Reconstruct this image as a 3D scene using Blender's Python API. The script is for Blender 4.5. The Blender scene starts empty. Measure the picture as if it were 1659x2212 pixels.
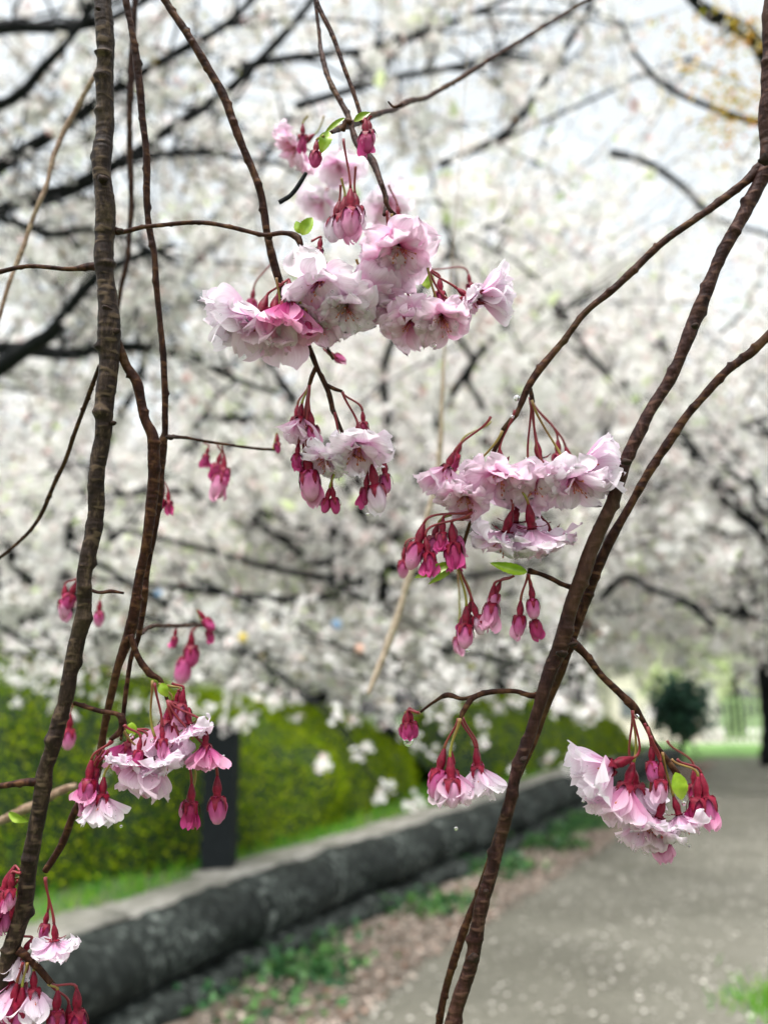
import bpy, math, random
import numpy as np
from mathutils import Vector, Matrix, noise, Quaternion

R = math.radians
random.seed(7)
rng = np.random.default_rng(7)
scene = bpy.context.scene
COL = scene.collection

# ------------------------------------------------------------------ camera
FP = 1916.0                     # focal length in units of a 1659 x 2212 picture
CX, CY = 829.5, 1106.0
PITCH = math.atan(434 / FP)
CAM = Vector((0, 0, 1.4))
FWD = Vector((0, math.cos(PITCH), math.sin(PITCH)))
UP = Vector((0, -math.sin(PITCH), math.cos(PITCH)))
RT = Vector((1, 0, 0))
cd = bpy.data.cameras.new('camera')
cam = bpy.data.objects.new('camera', cd)
COL.objects.link(cam)
cam.location = CAM
cam.rotation_euler = (R(90) + PITCH, 0, 0)
cd.sensor_fit = 'VERTICAL'
cd.sensor_height = 36
cd.sensor_width = 27
cd.lens = 36 * FP / 2212
cd.clip_start = 0.02
cd.clip_end = 2000
cd.dof.use_dof = True
cd.dof.focus_distance = 0.435
cd.dof.aperture_fstop = 6.3
scene.camera = cam

# ------------------------------------------------------------------ light
w = bpy.data.worlds.new("World")
scene.world = w
w.use_nodes = True
nt = w.node_tree
bg = nt.nodes['Background']
sky = nt.nodes.new('ShaderNodeTexSky')
sky.sky_type = 'NISHITA'
sky.sun_disc = False
SUN_EL, SUN_AZ = 70, 205
sky.sun_elevation = R(SUN_EL)
sky.sun_rotation = R(SUN_AZ)
sky.air_density = 1.0
sky.dust_density = 4.0
sky.ozone_density = 0.2
hsv = nt.nodes.new('ShaderNodeHueSaturation')
hsv.inputs['Hue'].default_value = 0.455
hsv.inputs['Saturation'].default_value = 0.20     # cloud veil: almost colourless
nt.links.new(sky.outputs[0], hsv.inputs['Color'])
nt.links.new(hsv.outputs[0], bg.inputs['Color'])
bg.inputs['Strength'].default_value = 0.15
sd = bpy.data.lights.new('sun', 'SUN')
sd.energy = 1.5
sd.angle = R(18)
sd.color = (1, 0.97, 0.93)
so = bpy.data.objects.new('sun', sd)
COL.objects.link(so)
az, el = R(SUN_AZ), R(SUN_EL)
sdir = Vector((math.sin(az) * math.cos(el), math.cos(az) * math.cos(el), math.sin(el)))
so.rotation_euler = sdir.to_track_quat('Z', 'Y').to_euler()
so.location = sdir * 30

scene.view_settings.view_transform = 'Standard'
scene.view_settings.look = 'None'
scene.view_settings.gamma = 1
scene.view_settings.exposure = 1.36
scene.view_settings.use_curve_mapping = False
scene.cycles.max_bounces = 8
scene.cycles.transparent_max_bounces = 8
scene.cycles.use_denoising = True


# ------------------------------------------------------------------ helpers
def P(px, py, d):
    return CAM + d * (FWD + RT * ((px - CX) / FP) + UP * ((CY - py) / FP))


def G(px, py, z=0.0):
    v = FWD + RT * ((px - CX) / FP) + UP * ((CY - py) / FP)
    t = (z - CAM.z) / v.z
    return CAM + v * t


def in_view(p, margin=0.25):
    """mask of the points that the camera (or one a step aside) could see"""
    q = p - np.array(CAM)
    f = q @ np.array(FWD)
    x = q @ np.array(RT) / np.maximum(f, .01) * FP
    y = q @ np.array(UP) / np.maximum(f, .01) * FP
    return (f > .3) & (np.abs(x) < CX * (1 + margin)) & (np.abs(y) < CY * (1 + margin))


W = {}


def link(o, parent=None, world=None):
    COL.objects.link(o)
    if world is None:
        world = Matrix.Identity(4)
    if parent is not None:
        o.parent = parent
        o.matrix_parent_inverse = W[parent.name].inverted()
    o.matrix_basis = world
    W[o.name] = world.copy()
    return o


def empty(name, loc, label, cat, group=None):
    o = bpy.data.objects.new(name, None)
    o.empty_display_size = .05
    link(o, None, Matrix.Translation(loc))
    tag(o, label, cat, group)
    return o


def tag(o, label=None, cat=None, group=None, kind=None):
    if label: o['label'] = label
    if cat: o['category'] = cat
    if group: o['group'] = group
    if kind: o['kind'] = kind
    return o


def mesh(name, v, f, mats, smooth=True, mi=None, uv=None):
    me = bpy.data.meshes.new(name)
    me.from_pydata([tuple(x) for x in v], [], f)
    if not isinstance(mats, (list, tuple)): mats = [mats]
    for m in mats: me.materials.append(m)
    if smooth: me.polygons.foreach_set('use_smooth', [True] * len(me.polygons))
    if mi is not None: me.polygons.foreach_set('material_index', mi)
    if uv is not None:
        l = me.uv_layers.new(name='UVMap')
        idx = np.empty(len(me.loops), dtype=np.int32)
        me.loops.foreach_get('vertex_index', idx)
        l.data.foreach_set('uv', np.asarray(uv, dtype=np.float32)[idx].ravel())
    me.update()
    return me


def fast_mesh(name, v, faces, mats, mi=None, smooth=False):
    """v (N,3) array; faces (M,k) array"""
    me = bpy.data.meshes.new(name)
    me.vertices.add(len(v))
    me.vertices.foreach_set('co', np.asarray(v, dtype=np.float32).ravel())
    m, k = faces.shape
    me.loops.add(m * k)
    me.loops.foreach_set('vertex_index', faces.astype(np.int32).ravel())
    me.polygons.add(m)
    me.polygons.foreach_set('loop_start', np.arange(0, m * k, k, dtype=np.int32))
    me.polygons.foreach_set('loop_total', np.full(m, k, dtype=np.int32))
    if not isinstance(mats, (list, tuple)): mats = [mats]
    for x in mats: me.materials.append(x)
    if mi is not None: me.polygons.foreach_set('material_index', np.asarray(mi, dtype=np.int32))
    if smooth: me.polygons.foreach_set('use_smooth', np.ones(m, dtype=bool))
    me.update(calc_edges=True)
    return me


def obj(name, me, parent=None, world=None):
    return link(bpy.data.objects.new(name, me), parent, world)


def at_center(v):
    v = [Vector(p) for p in v]
    c = sum(v, Vector()) / len(v)
    return [p - c for p in v], Matrix.Translation(c)


def catmull(pts, rad, step):
    """resample a polyline of Vectors with radii"""
    n = len(pts)
    P4 = [pts[0] * 2 - pts[1]] + list(pts) + [pts[-1] * 2 - pts[-2]]
    R4 = [rad[0]] + list(rad) + [rad[-1]]
    out, ro = [], []
    for i in range(n - 1):
        a, b, c, d = P4[i:i + 4]
        ra, rb = R4[i + 1], R4[i + 2]
        k = max(1, int((c - b).length / step))
        for j in range(k):
            t = j / k
            out.append(.5 * ((2 * b) + (c - a) * t + (2 * a - 5 * b + 4 * c - d) * t * t + (3 * b - a - 3 * c + d) * t ** 3))
            s = t * t * (3 - 2 * t)
            ro.append(ra + (rb - ra) * s)
    out.append(pts[-1].copy()); ro.append(rad[-1])
    return out, ro


def tube(pts, rad, seg=8, cap=True, rfun=None):
    v, f = [], []
    t0 = (pts[1] - pts[0]).normalized()
    n = t0.orthogonal().normalized()
    L = 0
    for i, p in enumerate(pts):
        t = (pts[min(i + 1, len(pts) - 1)] - pts[max(i - 1, 0)]).normalized()
        n = (n - t * n.dot(t)).normalized()
        b = t.cross(n)
        if i: L += (p - pts[i - 1]).length
        for k in range(seg):
            a = 2 * math.pi * k / seg
            r = rad[i] * (rfun(L, a, p) if rfun else 1)
            v.append(p + (n * math.cos(a) + b * math.sin(a)) * r)
        if i:
            o = (i - 1) * seg
            for k in range(seg):
                k2 = (k + 1) % seg
                f.append((o + k, o + k2, o + seg + k2, o + seg + k))
    if cap:
        f.append(tuple(range(seg))[::-1])
        o = (len(pts) - 1) * seg
        f.append(tuple(range(o, o + seg)))
    return v, f


# ------------------------------------------------------------------ materials
def mat(name):
    m = bpy.data.materials.new(name)
    m.use_nodes = True
    t = m.node_tree
    return m, t, t.nodes['Principled BSDF'], t.nodes['Material Output']


def N(t, typ, **kw):
    n = t.nodes.new(typ)
    for k, v in kw.items():
        if k.startswith('_'): setattr(n, k[1:], v)
        else: n.inputs[k.replace('_', ' ')].default_value = v
    return n


def ramp(t, fac, stops, interp='LINEAR'):
    r = t.nodes.new('ShaderNodeValToRGB')
    r.color_ramp.interpolation = interp
    e = r.color_ramp.elements
    while len(e) < len(stops): e.new(.5)
    for x, (p, c) in zip(e, stops):
        x.position = p
        x.color = (*c, 1) if len(c) == 3 else c
    t.links.new(fac, r.inputs[0])
    return r


def bump(t, h, strength, dist, bsdf):
    b = N(t, 'ShaderNodeBump', Strength=strength, Distance=dist)
    t.links.new(h, b.inputs['Height'])
    t.links.new(b.outputs[0], bsdf.inputs['Normal'])
    return b


def leafy(name, stops, transl=.35, rough=.5, tcol=None, spec=.3, island=True):
    """thin leaf or petal: colour per island, some light comes through"""
    m, t, p, o = mat(name)
    g = N(t, 'ShaderNodeNewGeometry')
    c = ramp(t, g.outputs['Random Per Island'], stops)
    t.links.new(c.outputs[0], p.inputs['Base Color'])
    p.inputs['Roughness'].default_value = rough
    p.inputs['Specular IOR Level'].default_value = spec
    tr = N(t, 'ShaderNodeBsdfTranslucent')
    t.links.new(c.outputs[0], tr.inputs['Color'])
    mx = N(t, 'ShaderNodeMixShader', Fac=transl)
    t.links.new(p.outputs[0], mx.inputs[1]); t.links.new(tr.outputs[0], mx.inputs[2])
    t.links.new(mx.outputs[0], o.inputs['Surface'])
    return m


def petal_mat(name, base, mid, tip, transl=.42, coat=.35):
    m, t, p, o = mat(name)
    uv = N(t, 'ShaderNodeUVMap')
    sp = N(t, 'ShaderNodeSeparateXYZ')
    t.links.new(uv.outputs[0], sp.inputs[0])
    tc = N(t, 'ShaderNodeTexCoord')
    oi = N(t, 'ShaderNodeObjectInfo')
    ns = N(t, 'ShaderNodeTexNoise', Scale=150.0, Detail=3.0)
    t.links.new(tc.outputs['Object'], ns.inputs['Vector'])
    a = N(t, 'ShaderNodeMath', _operation='MULTIPLY_ADD'); a.inputs[1].default_value = .5
    t.links.new(ns.outputs[0], a.inputs[0]); t.links.new(sp.outputs['Y'], a.inputs[2])
    b = N(t, 'ShaderNodeMath', _operation='MULTIPLY_ADD'); b.inputs[1].default_value = .45
    t.links.new(oi.outputs['Random'], b.inputs[0]); t.links.new(a.outputs[0], b.inputs[2])
    s = N(t, 'ShaderNodeMath', _operation='SUBTRACT'); s.inputs[1].default_value = .40
    t.links.new(b.outputs[0], s.inputs[0])
    c = ramp(t, s.outputs[0], [(0, base), (.42, mid), (.85, tip)])
    # fine veins running to the tip
    wv = N(t, 'ShaderNodeTexNoise', Scale=1.0, Detail=2.0)
    mp = N(t, 'ShaderNodeMapping'); mp.inputs['Scale'].default_value = (38, 2.2, 1)
    t.links.new(uv.outputs[0], mp.inputs[0]); t.links.new(mp.outputs[0], wv.inputs['Vector'])
    mixc = N(t, 'ShaderNodeMix', _data_type='RGBA', _blend_type='MULTIPLY'); mixc.inputs[0].default_value = .35
    vr = ramp(t, wv.outputs[0], [(.35, (.80, .62, .72)), (.6, (1, 1, 1))])
    t.links.new(c.outputs[0], mixc.inputs[6]); t.links.new(vr.outputs[0], mixc.inputs[7])
    t.links.new(mixc.outputs[2], p.inputs['Base Color'])
    p.inputs['Roughness'].default_value = .42
    p.inputs['Specular IOR Level'].default_value = .5
    p.inputs['Coat Weight'].default_value = coat
    p.inputs['Coat Roughness'].default_value = .12
    n2 = N(t, 'ShaderNodeTexNoise', Scale=420.0, Detail=3.0)
    t.links.new(tc.outputs['Object'], n2.inputs['Vector'])
    ad = N(t, 'ShaderNodeMath', _operation='ADD')
    t.links.new(n2.outputs[0], ad.inputs[0]); t.links.new(wv.outputs[0], ad.inputs[1])
    bump(t, ad.outputs[0], .5, .0006, p)
    tr = N(t, 'ShaderNodeBsdfTranslucent')
    t.links.new(mixc.outputs[2], tr.inputs['Color'])
    mx = N(t, 'ShaderNodeMixShader', Fac=transl)
    t.links.new(p.outputs[0], mx.inputs[1]); t.links.new(tr.outputs[0], mx.inputs[2])
    t.links.new(mx.outputs[0], o.inputs['Surface'])
    return m


def noisy(name, stops, scale, rough=.6, bs=.4, bd=.001, detail=6, spec=.5, stretch=(1, 1, 1)):
    m, t, p, o = mat(name)
    tc = N(t, 'ShaderNodeTexCoord')
    mp = N(t, 'ShaderNodeMapping'); mp.inputs['Scale'].default_value = stretch
    ns = N(t, 'ShaderNodeTexNoise', Scale=scale, Detail=float(detail), Roughness=.6)
    t.links.new(tc.outputs['Object'], mp.inputs[0]); t.links.new(mp.outputs[0], ns.inputs['Vector'])
    c = ramp(t, ns.outputs[0], stops)
    t.links.new(c.outputs[0], p.inputs['Base Color'])
    p.inputs['Roughness'].default_value = rough
    p.inputs['Specular IOR Level'].default_value = spec
    bump(t, ns.outputs[0], bs, bd, p)
    return m


M = {}
M['petal'] = petal_mat('petal_pink', (.74, .22, .46), (.88, .52, .72), (.94, .76, .88), .55)
M['petal_pale'] = petal_mat('petal_pale', (.80, .40, .62), (.91, .69, .84), (.95, .88, .95), .55)
M['petal_deep'] = petal_mat('petal_deep', (.44, .02, .16), (.66, .12, .36), (.84, .42, .62), .45, .15)
M['petal_magenta'] = petal_mat('petal_magenta', (.24, .002, .040), (.42, .008, .115), (.62, .06, .27), .4, .10)
M['calyx'] = noisy('calyx', [(.3, (.060, .001, .006)), (.6, (.17, .003, .020)), (.75, (.28, .015, .04))], 420, .5, .6, .0005, spec=.2)
M['pedicel'] = noisy('pedicel', [(.3, (.12, .004, .012)), (.6, (.20, .014, .022)), (.75, (.16, .08, .014))], 120, .45, .3, .0003)
M['pedicel_green'] = noisy('pedicel_green', [(.3, (.18, .05, .03)), (.5, (.22, .15, .03)), (.7, (.25, .26, .04))], 120, .4, .3, .0003)
M['stamen'] = noisy('stamen', [(.4, (.35, .04, .05)), (.6, (.50, .20, .08))], 300, .5)
M['leaf'] = noisy('young_leaf', [(.3, (.13, .22, .01)), (.55, (.24, .36, .02)), (.75, (.36, .42, .05))], 160, .3, .5, .0006)
M['scale'] = noisy('bud_scale', [(.3, (.006, .003, .002)), (.6, (.022, .010, .006)), (.8, (.06, .03, .014))], 300, .7, spec=.2)


def bark_mat(name, dark, mid, light, moss):
    m, t, p, o = mat(name)
    tc = N(t, 'ShaderNodeTexCoord')
    mp = N(t, 'ShaderNodeMapping'); mp.inputs['Scale'].default_value = (1, 1, .35)
    n1 = N(t, 'ShaderNodeTexNoise', Scale=260.0, Detail=8.0, Roughness=.7)
    t.links.new(tc.outputs['Object'], mp.inputs[0]); t.links.new(mp.outputs[0], n1.inputs['Vector'])
    c1 = ramp(t, n1.outputs[0], [(.32, dark), (.52, mid), (.70, light)])
    # lenticels: short bands across the stem
    mp2 = N(t, 'ShaderNodeMapping'); mp2.inputs['Scale'].default_value = (120, 120, 330)
    n2 = N(t, 'ShaderNodeTexNoise', Scale=1.0, Detail=1.0)
    t.links.new(tc.outputs['Object'], mp2.inputs[0]); t.links.new(mp2.outputs[0], n2.inputs['Vector'])
    r2 = ramp(t, n2.outputs[0], [(.58, (0, 0, 0)), (.70, (.95, .95, .95))])
    mx = N(t, 'ShaderNodeMix', _data_type='RGBA')
    t.links.new(r2.outputs[0], mx.inputs[0]); t.links.new(c1.outputs[0], mx.inputs[6]); mx.inputs[7].default_value = (*light, 1)
    n3 = N(t, 'ShaderNodeTexNoise', Scale=28.0, Detail=5.0)
    t.links.new(tc.outputs['Object'], n3.inputs['Vector'])
    r3 = ramp(t, n3.outputs[0], [(.56, (0, 0, 0)), (.72, (.7, .7, .7))])
    mx2 = N(t, 'ShaderNodeMix', _data_type='RGBA')
    t.links.new(r3.outputs[0], mx2.inputs[0]); t.links.new(mx.outputs[2], mx2.inputs[6]); mx2.inputs[7].default_value = (*moss, 1)
    t.links.new(mx2.outputs[2], p.inputs['Base Color'])
    p.inputs['Roughness'].default_value = .55
    p.inputs['Specular IOR Level'].default_value = .13
    ad = N(t, 'ShaderNodeMath', _operation='ADD')
    t.links.new(n1.outputs[0], ad.inputs[0]); t.links.new(n2.outputs[0], ad.inputs[1])
    bump(t, ad.outputs[0], .8, .0012, p)
    return m


M['bark'] = bark_mat('bark_grey_brown', (.006, .003, .0025), (.024, .014, .010), (.09, .06, .038), (.06, .042, .02))
M['bark_red'] = bark_mat('bark_red_brown', (.007, .002, .002), (.028, .010, .008), (.085, .042, .030), (.055, .026, .014))
M['twig'] = bark_mat('twig_bark', (.007, .002, .0015), (.030, .009, .005), (.09, .04, .018), (.075, .042, .012))
M['twig_tan'] = bark_mat('twig_tan', (.08, .04, .025), (.18, .12, .08), (.26, .19, .13), (.16, .14, .07))
M['twig_pale'] = bark_mat('twig_pale', (.16, .11, .08), (.34, .27, .2), (.42, .35, .27), (.3, .27, .18))
M['far_bark'] = noisy('wet_dark_bark', [(.3, (.003, .004, .005)), (.6, (.010, .011, .012)), (.8, (.028, .028, .026))], 14, .75, .8, .02, spec=.12)
M['bloom'] = leafy('white_blossom', [(0, (.84, .83, .80)), (.6, (.88, .865, .845)), (.9, (.87, .80, .80)), (.98, (.76, .60, .58)), (1, (.50, .26, .24))], .42, .6)
M['bloom_pink'] = leafy('pinkish_blossom', [(0, (.80, .79, .75)), (.7, (.84, .80, .78)), (1, (.72, .58, .56))], .42, .6)
M['bronze'] = leafy('bronze_leaf', [(0, (.13, .16, .03)), (.5, (.28, .14, .07)), (1, (.40, .42, .12))], .4, .5)
M['yellow_leaf'] = leafy('yellow_leaf', [(0, (.32, .33, .03)), (.6, (.62, .42, .05)), (1, (.66, .22, .06))], .45, .5)
M['hedge_leaf'] = leafy('hedge_leaf', [(0, (.04, .12, .003)), (.5, (.20, .31, .003)), (.9, (.36, .45, .004)), (1, (.42, .48, .02))], .35, .6, spec=.12)
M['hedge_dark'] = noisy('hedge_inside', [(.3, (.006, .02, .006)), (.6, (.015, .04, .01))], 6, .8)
M['pale_green'] = leafy('pale_spring_leaf', [(0, (.42, .55, .22)), (.6, (.62, .72, .38)), (1, (.75, .8, .55))], .4, .6)
M['grass_blade'] = leafy('grass_blade', [(0, (.04, .20, .012)), (.5, (.11, .36, .02)), (1, (.30, .46, .05))], .4, .6, spec=.15)
M['fern'] = leafy('ground_leaf', [(0, (.015, .06, .025)), (.5, (.04, .13, .04)), (1, (.10, .22, .05))], .25, .4)
M['litter'] = leafy('fallen_petals', [(0, (.34, .28, .23)), (.4, (.52, .44, .38)), (.7, (.22, .13, .09)), (1, (.10, .05, .03))], .1, .7)
M['petal_white'] = leafy('scattered_petals', [(0, (.45, .44, .38)), (1, (.7, .66, .60))], .1, .6)


# ------------------------------------------------------------------ ground, path, wall, bed
def gravelly(name, stops, s1, rough, spec=.5):
    m, t, p, o = mat(name)
    tc = N(t, 'ShaderNodeTexCoord')
    n1 = N(t, 'ShaderNodeTexNoise', Scale=s1, Detail=10.0, Roughness=.65)
    n2 = N(t, 'ShaderNodeTexNoise', Scale=.7, Detail=4.0)
    t.links.new(tc.outputs['Object'], n1.inputs['Vector']); t.links.new(tc.outputs['Object'], n2.inputs['Vector'])
    ad = N(t, 'ShaderNodeMath', _operation='MULTIPLY_ADD'); ad.inputs[1].default_value = .55
    t.links.new(n2.outputs[0], ad.inputs[0]); t.links.new(n1.outputs[0], ad.inputs[2])
    c = ramp(t, ad.outputs[0], stops)
    t.links.new(c.outputs[0], p.inputs['Base Color'])
    r = ramp(t, n2.outputs[0], [(.35, (rough - .2,) * 3), (.65, (rough + .15,) * 3)])
    t.links.new(r.outputs[0], p.inputs['Roughness'])
    p.inputs['Specular IOR Level'].default_value = spec
    bump(t, n1.outputs[0], .5, .01, p)
    return m


M['soil'] = gravelly('soil_and_grass', [(.5, (.035, .07, .018)), (.75, (.06, .12, .03)), (.95, (.10, .09, .05))], 8, .8)
M['asphalt'] = gravelly('damp_asphalt', [(.55, (.065, .063, .050)), (.75, (.105, .102, .080)), (.95, (.17, .165, .135))], 30, .65, .3)
M['dirt'] = gravelly('verge_dirt', [(.5, (.055, .044, .034)), (.75, (.11, .09, .07)), (.95, (.19, .16, .13))], 12, .8)
M['pale_gravel'] = gravelly('pale_gravel', [(.5, (.38, .36, .33)), (.9, (.5, .48, .45))], 10, .8)
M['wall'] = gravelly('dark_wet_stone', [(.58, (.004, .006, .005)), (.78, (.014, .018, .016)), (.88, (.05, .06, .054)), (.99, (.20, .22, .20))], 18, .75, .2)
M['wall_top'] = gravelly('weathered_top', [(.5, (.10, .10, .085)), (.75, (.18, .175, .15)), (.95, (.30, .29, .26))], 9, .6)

gr = 600.0
o = obj('ground', mesh('ground', [(-gr, -50, -.012), (gr, -50, -.012), (gr, gr, -.012), (-gr, gr, -.012)], [(0, 1, 2, 3)], M['soil'], False))
tag(o, kind='structure')

# wall stations: (base pixel x, y) on the ground, wall height
WS = [(-600, 2730, .45), (100, 2330, .45), (360, 2190, .455), (664, 2030, .47), (850, 1948, .48), (1000, 1880, .50), (1110, 1830, .53),
      (1200, 1784, .56), (1290, 1738, .58), (1370, 1698, .58), (1432, 1668, .55), (1475, 1648, .46)]
base = [G(x, y) for x, y, h in WS]
wp, wh = catmull(base, [h * .93 for *_, h in WS], .125)
WT = [(wp[min(i + 1, len(wp) - 1)] - wp[max(i - 1, 0)]).normalized() for i in range(len(wp))]
WN = [Vector((-t.y, t.x, 0)).normalized() for t in WT]      # points to the bed side (left)

wall = empty('low_wall', base[3], 'low dark wet stone wall with rounded edge running beside the path', 'wall')


def profile_strip(name, prof, m, parent, wob=0.0, i0=0, i1=None):
    """prof: list of (offset to the bed side, height fraction, extra z)"""
    v, f = [], []
    idx = range(len(wp))[i0:i1]
    for j, i in enumerate(idx):
        for k, (a, hf, dz) in enumerate(prof):
            q = wp[i] + WN[i] * a + Vector((0, 0, wh[i] * hf + dz))
            if wob:
                s = noise.noise(q * 2.3) * wob + noise.noise(q * 9) * wob * .4
                q += WN[i] * s + Vector((0, 0, s * .4))
            v.append(q)
        if j:
            n = len(prof)
            for k in range(n - 1):
                f.append(((j - 1) * n + k, j * n + k, j * n + k + 1, (j - 1) * n + k + 1))
    v, wm = at_center(v)
    return obj(name, mesh(name, v, f, m), parent, wm)


rd = []
for k in range(9):
    a = math.pi * (k / 8) * .75 - .25
    rd.append((.17 - .16 * math.cos(a) , .0, 0))
fr = [(.10, .18, 0), (.03, .28, 0), (-.01, .42, 0), (-.015, .56, 0), (.0, .70, 0), (.03, .82, 0), (.075, .92, 0), (.14, .985, 0), (.20, 1.0, 0)]


def blocks(name, prof, m, parent, lo, hi, wob, seed):
    """a row of rough stones laid end to end, joints recessed"""
    r = random.Random(seed)
    i = 0
    while i < len(wp) - 2:
        n = r.randint(lo, hi); j2 = min(len(wp) - 1, i + n)
        v, f = [], []
        K = len(prof)
        cz = sum(h for a_, h, d_ in prof) / K; ca = sum(a_ for a_, h, d_ in prof) / K + .06
        lift = r.uniform(-.012, .012); push = r.uniform(-.015, .015)
        st = [(i, .012, .86), (i, .028, .97)] + [(k, 0, 1) for k in range(i + 1, j2)] + [(j2, -.028, .97), (j2, -.012, .86)]
        for q_, (k, sh, sc) in enumerate(st):
            for a_, hf, dz in prof:
                a2 = ca + (a_ - ca) * sc + push; h2 = cz + (hf - cz) * (1 - (1 - sc) * .5)
                q = wp[k] + WT[k] * sh + WN[k] * a2 + Vector((0, 0, wh[k] * h2 + dz + lift))
                sN = noise.noise(q * 2.6 + Vector((seed, 0, 0))) * wob + noise.noise(q * 8) * wob * .6 + noise.noise(q * 21) * wob * .3
                q += WN[k] * sN + Vector((0, 0, sN * .5))
                v.append(q)
            if q_:
                for k2 in range(K - 1):
                    f.append(((q_ - 1) * K + k2, q_ * K + k2, q_ * K + k2 + 1, (q_ - 1) * K + k2 + 1))
        f.append(tuple(range(K))); f.append(tuple(range((len(st) - 1) * K, len(st) * K))[::-1])
        v, wm_ = at_center(v)
        obj(name, mesh(name, v, f, m), parent, wm_)
        i = j2


fi = [(a_ + .05, h * .96, 0) for a_, h, _ in fr]
profile_strip('core', fi + [(.5, .94, 0)], M['wall'], wall, .0)
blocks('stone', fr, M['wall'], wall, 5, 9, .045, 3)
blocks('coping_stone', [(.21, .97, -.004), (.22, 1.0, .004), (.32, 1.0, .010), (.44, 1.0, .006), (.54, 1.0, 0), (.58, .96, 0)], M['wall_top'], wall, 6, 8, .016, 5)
blocks('footing_stone', [(-.10, -.03, 0), (-.12, .08, 0), (-.08, .18, 0), (.0, .23, 0), (.10, .22, 0)], M['wall'], wall, 3, 5, .06, 8)
bed = profile_strip('planted_bed', [(.45, 1.0, -.02), (.9, 1.0, -.01), (2, 1.0, 0), (4, 1.0, .0), (9, 1.0, -.02), (14, .9, -.1), (30, 0, -.1)], M['soil'], None, 0, 0, -2)
tag(bed, kind='structure')
# path: from the verge line to the right
pv, pf = [], []
for i in range(len(wp)):
    a = wp[i] - WN[i] * .82
    b = wp[i] - WN[i] * (1.0 + min(4.9, 3.2 + .0 * i))
    pv += [Vector((a.x, a.y, 0)), Vector((b.x, b.y, 0))]
    if i: pf.append((2 * i - 2, 2 * i - 1, 2 * i + 1, 2 * i))
edge = G(1460, 1655)
far_l = [G(1475, 1640), G(1500, 1634)]
o = obj('path', mesh('path', pv, pf, M['asphalt'], False)); tag(o, kind='structure')
# wider path apron in the distance where it bends to the right
ap = [G(1240, 1790), G(1345, 1728), G(1440, 1675), G(1490, 1646), G(1530, 1636), G(1700, 1634), G(2300, 1640), G(2300, 1800), G(1800, 2010)]
o = obj('path', mesh('path', [Vector((p.x, p.y, .004)) for p in ap], [tuple(range(len(ap)))[::-1]], M['asphalt'], False)); tag(o, kind='structure')
ve = profile_strip('verge', [(.0, 0, .0), (-.5, 0, .008), (-.84, 0, .009)], M['dirt'], None, 0); tag(ve, kind='structure')
# far lawn and pale gravel beyond the path
o = obj('gravel_court', mesh('gravel_court', [G(1300, 1606) , G(2100, 1606), G(2300, 1574), G(1250, 1574)], [(0, 1, 2, 3)], M['pale_gravel'], False)); tag(o, kind='structure')
M['lawn'] = gravelly('lawn', [(.5, (.08, .2, .04)), (.75, (.13, .28, .06)), (.95, (.2, .33, .1))], 5, .8)
o = obj('lawn', mesh('lawn', [Vector((p.x, p.y, .002)) for p in (G(1440, 1640), G(2300, 1640), G(2100, 1606), G(1400, 1606))], [(0, 1, 2, 3)], M['lawn'], False)); tag(o, kind='structure')


# ------------------------------------------------------------------ scatter helpers (numpy)
def rand_rot(n, up=None):
    q = rng.normal(size=(n, 4)); q /= np.linalg.norm(q, axis=1)[:, None]
    a, b, c, d = q.T
    return np.stack([np.stack([1 - 2 * (c * c + d * d), 2 * (b * c - a * d), 2 * (b * d + a * c)], 1),
                     np.stack([2 * (b * c + a * d), 1 - 2 * (b * b + d * d), 2 * (c * d - a * b)], 1),
                     np.stack([2 * (b * d - a * c), 2 * (c * d + a * b), 1 - 2 * (b * b + c * c)], 1)], 1)


def flat_rot(n, tilt):
    """rotations that lie near flat, tilt in radians (std)"""
    yaw = rng.uniform(0, 2 * np.pi, n); ax = rng.normal(0, tilt, n); ay = rng.normal(0, tilt, n)
    cz, sz = np.cos(yaw), np.sin(yaw); cx, sx = np.cos(ax), np.sin(ax); cy, sy = np.cos(ay), np.sin(ay)
    z = np.zeros(n); o1 = np.ones(n)
    Rz = np.stack([np.stack([cz, -sz, z], 1), np.stack([sz, cz, z], 1), np.stack([z, z, o1], 1)], 1)
    Rx = np.stack([np.stack([o1, z, z], 1), np.stack([z, cx, -sx], 1), np.stack([z, sx, cx], 1)], 1)
    Ry = np.stack([np.stack([cy, z, sy], 1), np.stack([z, o1, z], 1), np.stack([-sy, z, cy], 1)], 1)
    return Rz @ Rx @ Ry


def stamp(bv, bf, pos, size, rot):
    n = len(pos)
    v = np.einsum('nij,kj->nki', rot, bv) * np.asarray(size).reshape(-1, 1, 1) + pos[:, None, :]
    f = bf[None] + (np.arange(n) * len(bv))[:, None, None]
    return v.reshape(-1, 3), f.reshape(-1, bf.shape[1])


# a five-petalled flower, unit diameter
fv = [(0, 0, -.06)]; ff = []
for k in range(5):
    a = 2 * math.pi * k / 5
    for da, r, z in ((-.48, .34, .05), (0, .5, .10), (.48, .34, .05)):
        fv.append((r * math.cos(a + da), r * math.sin(a + da), z))
    b = 1 + 3 * k
    ff += [(0, b, b + 1), (0, b + 1, b + 2)]
FV, FF = np.array(fv), np.array(ff)
LV = np.array([(0, 0, 0), (.28, .35, .06), (0, 1, .0), (-.28, .35, .06)]); LF = np.array([(0, 1, 2, 3)])
# fallen petal
PV = np.array([(0, -.5, 0), (.4, .1, .12), (0, .5, .02), (-.4, .1, .12)]); PF = LF


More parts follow.
